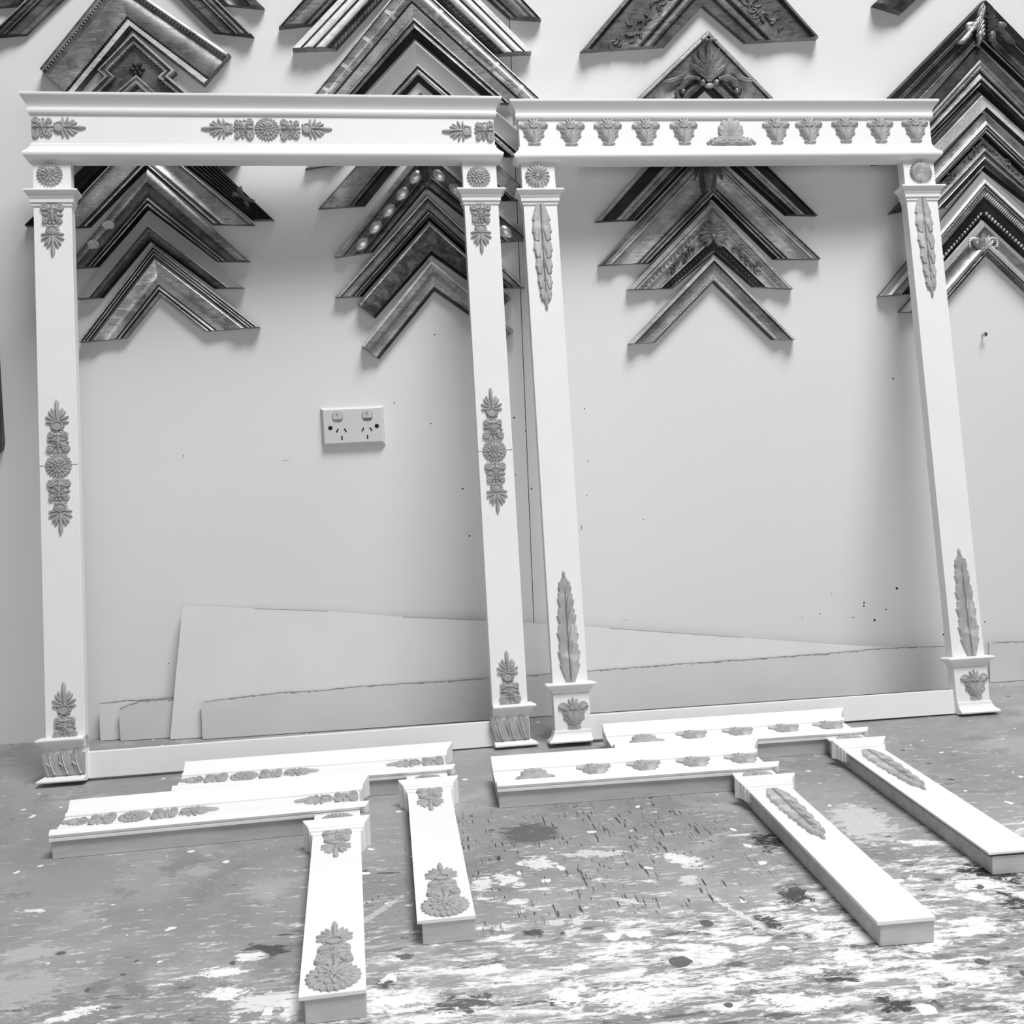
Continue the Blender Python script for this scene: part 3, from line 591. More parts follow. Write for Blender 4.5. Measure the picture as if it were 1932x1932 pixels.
# ---------------------------------------------------------------- setting
def build_setting():
    mb = MB()
    sx = .2299
    mb.box(-1.9, sx-.0007, 0, .02, 0, 2.9); mb.box(sx+.0007, 2.4, 0, .02, 0, 2.9)
    mb.box(-1.9, 2.4, .02, .05, 0, 2.9, 1)
    w = link('wall_back', mb, [M['wall'], M['hole']]); w['kind'] = 'structure'
    # fill the lower part of the joint, which stops a little above the bench
    for x, z, r in HOLES:
        b = MB(); L = []
        n = 10; rr = r/1000
        L = [[(x+rr*cos(2*pi*i/n)*k, y, z+rr*sin(2*pi*i/n)*k*1.1) for i in range(n)] for k, y in ((1, .001), (1, -.0003), (.6, -.0004))]
        b.loops(L); link('nail_hole', b, M['hole'], w)
    for x, z, ww, hh, a in SCUFF:
        b = MB(); ww /= 1000; hh /= 1000; n = 9; c, s_ = cos(R(a)), sin(R(a))
        P = []
        for i in range(n):
            t = 2*pi*i/n; k = .8+.3*random.random(); px, pz = ww/2*cos(t)*k, hh/2*sin(t)*k; P.append((x+px*c-pz*s_, z+px*s_+pz*c))
        b.loops([[(px, .001, pz) for px, pz in P], [(px, -.0003, pz) for px, pz in P]])
        link('scuff_mark', b, M['pencil'], w)
    f = MB(); f.box(-3, 3.4, -4.5, 0, -.05, 0); o = link('floor', f, M['floor']); o['kind'] = 'structure'
    # bench
    t = empty('workbench', basis((0, 0, 0), (1, 0, 0), (0, 1, 0), (0, 0, 1)), 'large paint-splattered timber workbench pushed against the pale wall', 'workbench')
    b = MB(); nx, ny = 400, 180
    fy = lambda x: -1.03-(x+1.15)/2.7*.24                       # front edge runs slightly askew
    for j in range(ny+1):
        for i in range(nx+1):
            x = -1.15+2.7*i/nx; b.v.append((x, -.001+(fy(x)+.001)*j/ny, TZ))
    for j in range(ny):
        for i in range(nx):
            a = j*(nx+1)+i; b.f.append((a, a+nx+1, a+nx+2, a+1)); b.m.append(0)
    rim = [i for i in range(nx+1)] + [j*(nx+1)+nx for j in range(1, ny+1)] + [ny*(nx+1)+i for i in range(nx-1, -1, -1)] + [j*(nx+1) for j in range(ny-1, 0, -1)]
    o0 = len(b.v); b.v += [(b.v[i][0], b.v[i][1], TZ-.045) for i in rim]; n = len(rim)
    for k in range(n): b.f.append((rim[k], rim[(k+1) % n], o0+(k+1) % n, o0+k)); b.m.append(0)
    b.f.append(tuple(o0+k for k in range(n))[::-1]); b.m.append(0)
    top = link('benchtop', b, bench_mat(), t)
    import numpy as np
    co = np.array(b.v); D = np.full(len(co), 2.); Vv = np.full(len(co), .3); Rg = np.full(len(co), .1)
    for (x, y, rx, ry, a, v, rag) in STAINS:
        c_, s_ = cos(R(a)), sin(R(a)); dx, dy = co[:, 0]-x, co[:, 1]-y
        d = np.hypot((dx*c_+dy*s_)/rx, (-dx*s_+dy*c_)/ry)
        win = (d < 1.0) | ((d < D) & (d < 2))
        D[win] = d[win]; Vv[win] = v; Rg[win] = rag
    ca = top.data.attributes.new('stain', 'FLOAT_COLOR', 'POINT')
    ca.data.foreach_set('color', np.stack([D/2, Vv, Rg, np.ones(len(co))], 1).astype(np.float32).ravel())
    for x, y in ((-1.05, -.1), (1.4, -.1), (-1.05, -.85), (1.4, -1.05)):
        b = MB(); b.box(x-.045, x+.045, y-.045, y+.045, 0, TZ-.045); link('leg', b, M['steelleg'], t, bevel=.003)
    b = MB(); b.box(-1.05, 1.4, -.12, -.08, TZ-.16, TZ-.045); link('apron', b, M['steelleg'], t)

def build_boards():
    info = dict(A=('tall pale hardboard offcut with sloping top leaning on the wall behind the frames', 'board'),
                B=('long low grey board with torn paper top edge along the wall base', 'boardB'),
                C=('low grey board against the wall at the far right bench end', 'boardB'),
                D=('small pale board offcut leaning at wall base, leftmost of the offcuts', 'board'),
                E=('small board offcut with a rounded torn top corner beside the leftmost offcut', 'boardB'))
    for k, (pts, foot, sl) in BOARDS.items():
        lab, mt = info[k]
        q = math.hypot(1, sl)
        up = (0, sl/q, 1/q); nrm = (0, -1/q, sl/q)
        e = basis((0, -foot, TZ), (1, 0, 0), up, nrm)
        P = [(x, y) for x, y in pts]
        if k in 'BCDE': # ragged torn top
            top = []
            for (x0, y0), (x1, y1) in zip(P[1:], P[2:]):
                top.append((x0, y0)); n = max(1, int(abs(x1-x0)/.006))
                for i in range(1, n):
                    t = i/n; top.append((x0+(x1-x0)*t, y0+(y1-y0)*t+random.uniform(-.0007, .0006)))
            P = [P[0]]+top+[P[-1]]
        lo = .0006
        P = [(P[0][0], lo)]+P[1:]
        P.append((P[-1][0]+.001, lo))
        th = .004
        b = MB(); b.prism(P, 0, th)
        o = link('board_offcut', b, M[mt]); o.matrix_world = e; tag(o, lab, 'board')
        # torn strip along the top edge, a little proud of the face
        tb = MB(); rag = P[2:-2] if k in 'BCDE' else P[4:-2]
        for i, ((x0, y0), (x1, y1)) in enumerate(zip(rag, rag[1:])):
            if k == 'A' and i % 2: continue
            dd = random.choice((.0006, .0010, .0016, .0024)) if k != 'A' else .0005
            dd2 = dd*random.uniform(.3, 1.2)
            tb.add([(x0, y0+.0004, th-.001), (x1, y1+.0004, th-.001), (x1, y1-dd2, th-.001), (x0, y0-dd, th-.001),
                    (x0, y0+.0004, th+.0004), (x1, y1+.0004, th+.0004), (x1, y1-dd2, th+.0003), (x0, y0-dd, th+.0003)],
                   [(0,3,2,1),(4,5,6,7),(0,1,5,4),(1,2,6,5),(2,3,7,6),(3,0,4,7)])
        link('torn_edge', tb, M['torn' if k != 'A' else 'pencil'], o)

def build_outlet():
    x, z = -.0965, 1.4107
    t = empty('power_outlet', WALLB(x, z), 'white double power outlet with two rocker switches on the wall', 'power outlet')
    t.rotation_euler.rotate_axis('Z', R(.3))
    w, h = .0585, .0362
    b = MB(); b.loops([[(-w, -h, 0), (w, -h, 0), (w, h, 0), (-w, h, 0)], [(-w, -h, .003), (w, -h, .003), (w, h, .003), (-w, h, .003)],
                       [(-w+.005, -h+.006, .011), (w-.005, -h+.006, .011), (w-.005, h-.004, .011), (-w+.005, h-.004, .011)]])
    link('face_plate', b, M['plastic'], t, bevel=.0006)
    for sx in (-1, 1):
        cx = sx*.0275
        b = MB(); n = 28
        sup = lambda r, k=.0: [(cx+r*(abs(cos(a))**.7)*math.copysign(1, cos(a)), .0185+r*(abs(sin(a))**.7)*math.copysign(1, sin(a))) for a in [2*pi*i/n for i in range(n)]]
        b.loops([[(x_, y_, .0105) for x_, y_ in sup(.0098)], [(x_, y_, .0113) for x_, y_ in sup(.0098)]])
        rim = link('switch_surround', b, M['md'], t)
        b = MB(); b.loops([[(x_, y_, .0108) for x_, y_ in sup(.0088)], [(x_, y_, .0122+.0022*((y_-.0185)/.009)) for x_, y_ in sup(.0082)]])
        sw = link('rocker_switch', b, M['switch'], t, bevel=.0004)
        b = MB(); b.box(cx-.0025, cx+.0025, .0238, .0246, .0125, .0146); link('indicator', b, M['md'], sw)
        # slots
        px = -.0212 if sx < 0 else .0262
        for dx, dy, a in ((-.0078, -.0068, -30), (.0070, -.0068, 32), (0, -.0208, 0)):
            b = MB(); c, s_ = cos(R(a)), sin(R(a))
            P = [(px+dx+u*c-v*s_, dy+u*s_+v*c) for u, v in ((-.0013, -.0038), (.0013, -.0038), (.0013, .0038), (-.0013, .0038))]
            b.loops([[(p, q, .0100) for p, q in P], [(p, q, .0112) for p, q in P]]); link('pin_slot', b, M['hole'], t)
        b = MB(); cx2 = -.0415 if sx < 0 else .0445
        b.loops([[(cx2+.004*cos(2*pi*i/20), -.0012+.004*sin(2*pi*i/20), zz) for i in range(20)] for zz in (.0100, .0113)])
        link('screw_hole', b, M['hole'], t)
    # screw left in the wall at the right
    s_ = empty('wall_screw', WALLB(SCREW[0], SCREW[1]), 'small bare screw sticking out of the wall at the right', 'screw')
    b = MB()
    b.loops([[(r*cos(2*pi*i/14), r*sin(2*pi*i/14), z_) for i in range(14)] for r, z_ in ((.0016, 0), (.0016, .009), (.0042, .0105), (.0044, .012), (.0020, .013))])
    link('screw_body', b, M['steel'], s_, smooth=40)
    b = MB(); b.box(-.0028, .0028, -.0005, .0005, .0125, .0133); b.box(-.0005, .0005, -.0028, .0028, .0125, .0133); link('cross_slot', b, M['hole'], s_)
    # dark hanging thing at the very left edge
    b = MB(); P = DARKL
    cx = sum(p[0] for p in P)/len(P); cz = sum(p[1] for p in P)/len(P)
    b.loops([[(x_-cx, z_-cz, 0) for x_, z_ in P], [(x_-cx, z_-cz, .014) for x_, z_ in P], [((x_-cx)*.9, (z_-cz)*.97, .02) for x_, z_ in P]])
    o = link('dark_wooden_batten', b, M['dk']); o.matrix_world = WALLB(cx, cz); tag(o, 'dark narrow batten with rounded foot hanging at the left edge of the wall', 'batten')

# ---------------------------------------------------------------- leaning surrounds
def pilaster(root, a0, ls, rs, kind, s0=0, s1=1.030):
    """ls / rs: does the plinth moulding return on the left / right side"""
    b = MB(); b.box(a0, a0+PW, s0, s1, BK, 0); p = link('pilaster', b, M['white'], root, bevel=.0007)
    b = MB(); wrap(b, CAP, a0, a0+PW, True, True, BK+.002); link('capital', b, M['white'], p, smooth=35)
    return p
def plinth(root, p, a0, ls, rs, kind):
    b = MB(); b.box(a0-.0008, a0+PW+.0008, -.0006, .049 if kind == 1 else .082, BK, .0012)
    pl = link('plinth', b, M['white'], root, bevel=.0005)
    b = MB(); wrap(b, PCAP1 if kind == 1 else PCAP2, a0, a0+PW, ls if kind == 1 else True, rs if kind == 1 else True, BK+.002)
    link('plinth_cap', b, M['white'], pl, smooth=35)
    b = MB(); wrap(b, PBASE1 if kind == 1 else PBASE2, a0, a0+PW, ls, rs, BK+.002); link('base_moulding', b, M['white'], pl, smooth=35)
    return pl
def header(root, a0, a1, ls, rs, y0=0):
    b = MB(); b.box(a0, a1, 1.030, 1.1425, BK, .0006); h = link('frieze_board', b, M['white'], root, bevel=.0005)
    b = MB(); wrap(b, CORN, a0, a1, ls, rs, BK+.002); link('cornice', b, M['white'], h, smooth=35)
    b = MB(); wrap(b, LIP, a0, a1, ls, rs, BK+.002); link('bed_moulding', b, M['white'], h, smooth=35)
    return h
def pencil(parent, x0, y0, x1, y1):
    b = MB(); w = .0004
    if abs(x1-x0) > abs(y1-y0): b.box(x0, x1, y0-w, y0+w, 0, .0007)
    else: b.box(x0-w, x0+w, y0, y1, 0, .0009)
    link('pencil_line', b, M['pencil'], parent)
def build_frames():
    for idx, (B, lab) in enumerate(((F1, 'white fireplace surround with palmette frieze, left of the two leaning on the wall'),
                                    (F2, 'white fireplace surround with acanthus vase frieze, right of the two against the wall'))):
        root = empty('leaning_surround', basis(*B), lab, 'fireplace surround')
        k = idx+1
        h = header(root, 0, W_, True, True)
        ps = []
        for side, a0 in enumerate((0, W_-PW)):
            p = pilaster(root, a0, True, True, k); ps.append(p)
            pl = plinth(root, p, a0, side == 0, side == 1, k); ps.append(pl)
        b = MB(); b.box(PW-.001, W_-PW+.001, .001, .043, BK+.002, -.007 if k == 1 else -.006); link('bottom_rail', b, M['white'], root, bevel=.0006)
        mat = 'cast' if k == 1 else 'castw'
        for (kind, x, y, r) in (OR1 if k == 1 else OR2):
            x /= 1000; y /= 1000
            if y > 1.03: par = h
            elif y < .08 and k == 2: par = ps[1] if x < .4 else ps[3]
            else: par = ps[0] if x < .4 else ps[2]
            rot = R(r)
            if kind == 'blockv': rot = R(90 if (.5 < y < .6 or y < .2) else -90)
            if kind == 'block': rot = R(180 if x in (.3488,) or x > .7 else 0)
            if kind == 'block' and x < .03: rot = 0; x = .018
            if kind == 'block' and x > .7: x = .768
            mt = mat if kind != 'shell' else 'cast'
            if kind == 'vase' and (round(x*1000) in (27, 95, 235, 546, 686)): mt = 'castw'
            elif kind == 'vase': mt = 'cast' if round(x*1000) % 2 else 'castw'
            ornament(kind, x, y, rot, par, n=.0006 if par is h else (.0012 if y < .08 and k == 2 else 0), mat=mt)
        if k == 1:
            pencil(h, .3885, 1.1035, .3885, 1.109); pencil(h, .3895, 1.060, .3895, 1.066)
            pencil(ps[0], .0005, .5125, .0105, .5125); pencil(ps[0], .051, .5135, .0605, .5135)
            pencil(ps[2], .7255, .509, .733, .509); pencil(ps[2], .775, .510, .785, .510)
            for pl, a0 in ((ps[1], 0), (ps[3], W_-PW)):
                b = MB(); o_acanthus_band(b, PW-.001, .042, a0 == 0)
                o = link('acanthus_panel', b, [M['cast'], M['white']], pl, smooth=50); o.location = (a0+.0005, .0105, .0012)
        else:
            for i, (x0, y0, x1, y1) in enumerate(LAUR2):
                laurel(x0/1000, y0/1000, x1/1000, y1/1000, (.038, .041, .037, .042)[i], ps[0] if i < 2 else ps[2])
            pencil(h, .3935, 1.103, .3935, 1.110)
    # ---- corner samples lying flat
    labs = ['white surround corner sample with palmettes lying nearest the front left of the bench',
            'white surround corner sample with palmettes lying just behind the front-left one',
            'white surround corner sample with acanthus vases and laurel drop, middle of the bench',
            'white surround corner sample with acanthus vases, farthest right, its leg running off the bench view']
    for i, B in enumerate(LS):
        o_, ex, ey, ez = B
        # local frame: x = a - W_, y = s - .952
        org = [o_[j]-ex[j]*W_-ey[j]*.952 for j in range(3)]
        root = empty('surround_corner_sample', basis(org, ex, ey, ez), labs[i], 'corner sample')
        a0, a1 = W_-.402, W_
        bot = .552 if i != 1 else .546
        h = MB(); h.box(a0, a1, 1.030, 1.1425, -.003, .0006); h = link('frieze_board', h, M['white'], root)
        b = MB(); wrap(b, CORN, a0, a1, False, True, -.016); link('cornice', b, M['white'], h, smooth=35)
        b = MB(); wrap(b, LIPL, a0, a1, False, True, -.003, ns=.78); link('bed_moulding', b, M['white'], h, smooth=35)
        b = MB(); b.box(a0+.002, a1-.001, 1.033, 1.141, -.0274, -.003); link('backing_timber', b, M['wood'], root, bevel=.0006)
        lx = a1-PW
        p = MB(); p.box(lx, a1, bot, 1.0295, -.004 if i != 3 else -.003, 0); p = link('pilaster', p, M['white'], root, bevel=.0004)
        b = MB(); wrap(b, CAP, lx, a1, True, True, -.0272 if i < 2 else -.016); link('capital', b, M['white'], p, smooth=35)
        ins = .005 if i != 2 else .003
        b = MB(); b.box(lx+ins, a1-.0006, bot+.0015, 1.0325, -.0274, -.004 if i != 3 else -.003)
        tb = link('backing_timber', b, M['wood'], root, bevel=.0008 if i != 2 else .002)
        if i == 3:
            b = MB(); b.box(lx+.0015, a1-.002, bot+.0006, .949, -.0052, -.0029); link('gap_shade_strip', b, M['dk'], tb)  # dark strip standing in for the shade in the gap under the veneer
        if i < 2:
            for kind, x, y, r in (('palm', .478-.0, 1.087, 180), ('block', .4375, 1.087, 180), ('ros', .480, 1.087, 0), ('block', .5205, 1.087, 0), ('palm', .566, 1.087, 0), ('palm', .722, 1.087, 180), ('block', .7665, 1.087, 180)):
                if kind == 'palm' and r == 180 and x < .5: x = .393+.0
                if kind == 'palm' and x < .4: # the tongue is cut off at the sawn end
                    mb = MB(); o_palm(mb, .034, .030); xf(mb, 0, .419, 1.087, pi)
                    o = link('palmette', mb, M['cast'], h, smooth=50); o.location = (0, 0, .0006); continue
                ornament(kind, x, y, R(r), h, n=.0006)
            ornament('ros', W_-.030, 1.0035, 0, p)
            ornament('blockv', W_-.030, .938, -pi/2, p, mat='cast'); ornament('palm', W_-.031, .898, -pi/2, p)
            ornament('ros', W_-.030, bot+.028, 0, p, r=.0255)
            ornament('blockv', W_-.030, bot+.071, pi/2, p); ornament('palm', W_-.030, bot+.1145, pi/2, p)
        else:
            ox = 0 if i == 2 else 0
            ornament('shell', W_-.343, 1.087, 0, h, n=.0006, mat='cast', k=.62)
            for x in ((.252, .176, .100, .026) if i == 2 else (.262, .184, .106, .030)): ornament('vase', W_-x, 1.0875, 0, h, n=.0006, mat='castw')
            ornament('daisy' if i == 2 else 'disc', W_-.030, 1.0035, 0, p, mat='castw')
            laurel(W_-.030, .948, W_-.029, .765, .038, p)

# ---------------------------------------------------------------- moulding corner samples on the wall
def prof_expand(P):
    """P: list of (t, h_mm, mat, kind) -> fine list"""
    out = [(P[0][0], P[0][1], P[0][2])]
    for (t0, h0, *_), q in zip(P, P[1:]):
        t1, h1, m = q[0], q[1], q[2]; kd = q[3] if len(q) > 3 else 'l'
        n = 1 if kd == 'l' else 7
        for i in range(1, n+1):
            u = i/n
            if kd == 'l': h = h0+(h1-h0)*u
            elif kd == 'c': h = h0+(h1-h0)*u - q[4]*sin(pi*u)      # cove
            elif kd == 'r': h = h0+(h1-h0)*u + q[4]*sin(pi*u)      # roll
            out.append((t0+(t1-t0)*u, h, m))
    return out
def arm(root, OA, IA, OE, IE, prof, end='dm'):
    """one mitred length of moulding; t runs outer -> inner edge"""
    pf = prof_expand(prof)
    keys = []
    for _, _, m in pf+[(0, 0, end)]:
        if m not in keys: keys.append(m)
    b = MB()
    lerp = lambda p, q, t: (p[0]+(q[0]-p[0])*t, p[1]+(q[1]-p[1])*t)
    def sec(A, I):
        s_ = [(*lerp(A, I, 0), 0)]
        for t, h, _ in pf: s_.append((*lerp(A, I, t), h/1000))
        s_.append((*lerp(A, I, 1), 0)); return s_
    S = [sec(OA, IA)]
    for k in range(1, 9):
        f = k/8; S.append(sec(lerp(OA, OE, f), lerp(IA, IE, f)))
    n = len(S[0]); o = 0
    b.v = [p for s_ in S for p in s_]
    for i in range(len(S)-1):
        for j in range(n):
            q = (j+1) % n
            b.f.append([i*n+j, i*n+q, (i+1)*n+q, (i+1)*n+j])
            mk = pf[0][2] if j == 0 else (pf[j][2] if j < len(pf) else (pf[-1][2] if j == len(pf) else end))
            b.m.append(keys.index(mk))
    b.f.append(list(range(n))[::-1]); b.m.append(keys.index(end))
    b.f.append([(len(S)-1)*n+j for j in range(n)]); b.m.append(keys.index(end))
    return link('moulding_arm', b, [M[k] for k in keys], root, smooth=32)
def along(OA, IA, OE, IE, t, f):
    ax, ay = OA[0]+(IA[0]-OA[0])*t, OA[1]+(IA[1]-OA[1])*t
    ex, ey = OE[0]+(IE[0]-OE[0])*t, OE[1]+(IE[1]-OE[1])*t
    return ax+(ex-ax)*f, ay+(ey-ay)*f, math.atan2(ey-ay, ex-ax), math.hypot(ex-ax, ey-ay)
def beads(parent, arms4, t, r, step, h, mat, kind='bead', f0=.02, f1=.98, name='beading'):
    b = MB(); x, y, a, L = along(*arms4, t, 0)
    n = max(1, int(L*(f1-f0)/step))
    for i in range(n):
        x, y, a, _ = along(*arms4, t, f0+(f1-f0)*(i+.5)/n)
        if kind == 'bead': dome(b, x, y, r, r, r*1.1, z0=h, nr=3, ns=8)
        elif kind == 'rib': dome(b, x, y, step*.36, r, .0022, rot=a, z0=h, nr=3, ns=8)
        elif kind == 'leafy': petal(b, x-cos(a)*r, y-sin(a)*r, a+R(25), r*2.2, r*1.2, .0025, z0=h, nu=5, nv=5)
        elif kind == 'knob': dome(b, x, y, r*1.25, r, r*.75, rot=a, z0=h, nr=6, ns=16)
    # relief sits on the moulding: drop nothing to the wall
    for i, (vx, vy, vz) in enumerate(b.v):
        if vz < h-.001: b.v[i] = (vx, vy, h-.0008)
    return link(name, b, M[mat], parent, smooth=60)
def carve(parent, items, h, mat, name='carved_ornament'):
    b = MB()
    for it in items:
        if it[0] == 'p': petal(b, it[1], it[2], R(it[3]), it[4], it[5], it[6], curl=R(it[7]) if len(it) > 7 else 0, z0=h, gr=.4, base=.7)
        else: dome(b, it[1], it[2], it[3], it[4], it[5], z0=h)
    for i, (vx, vy, vz) in enumerate(b.v):
        if vz < h-.001: b.v[i] = (vx, vy, h-.0015)
    return link(name, b, M[mat], parent, smooth=60)

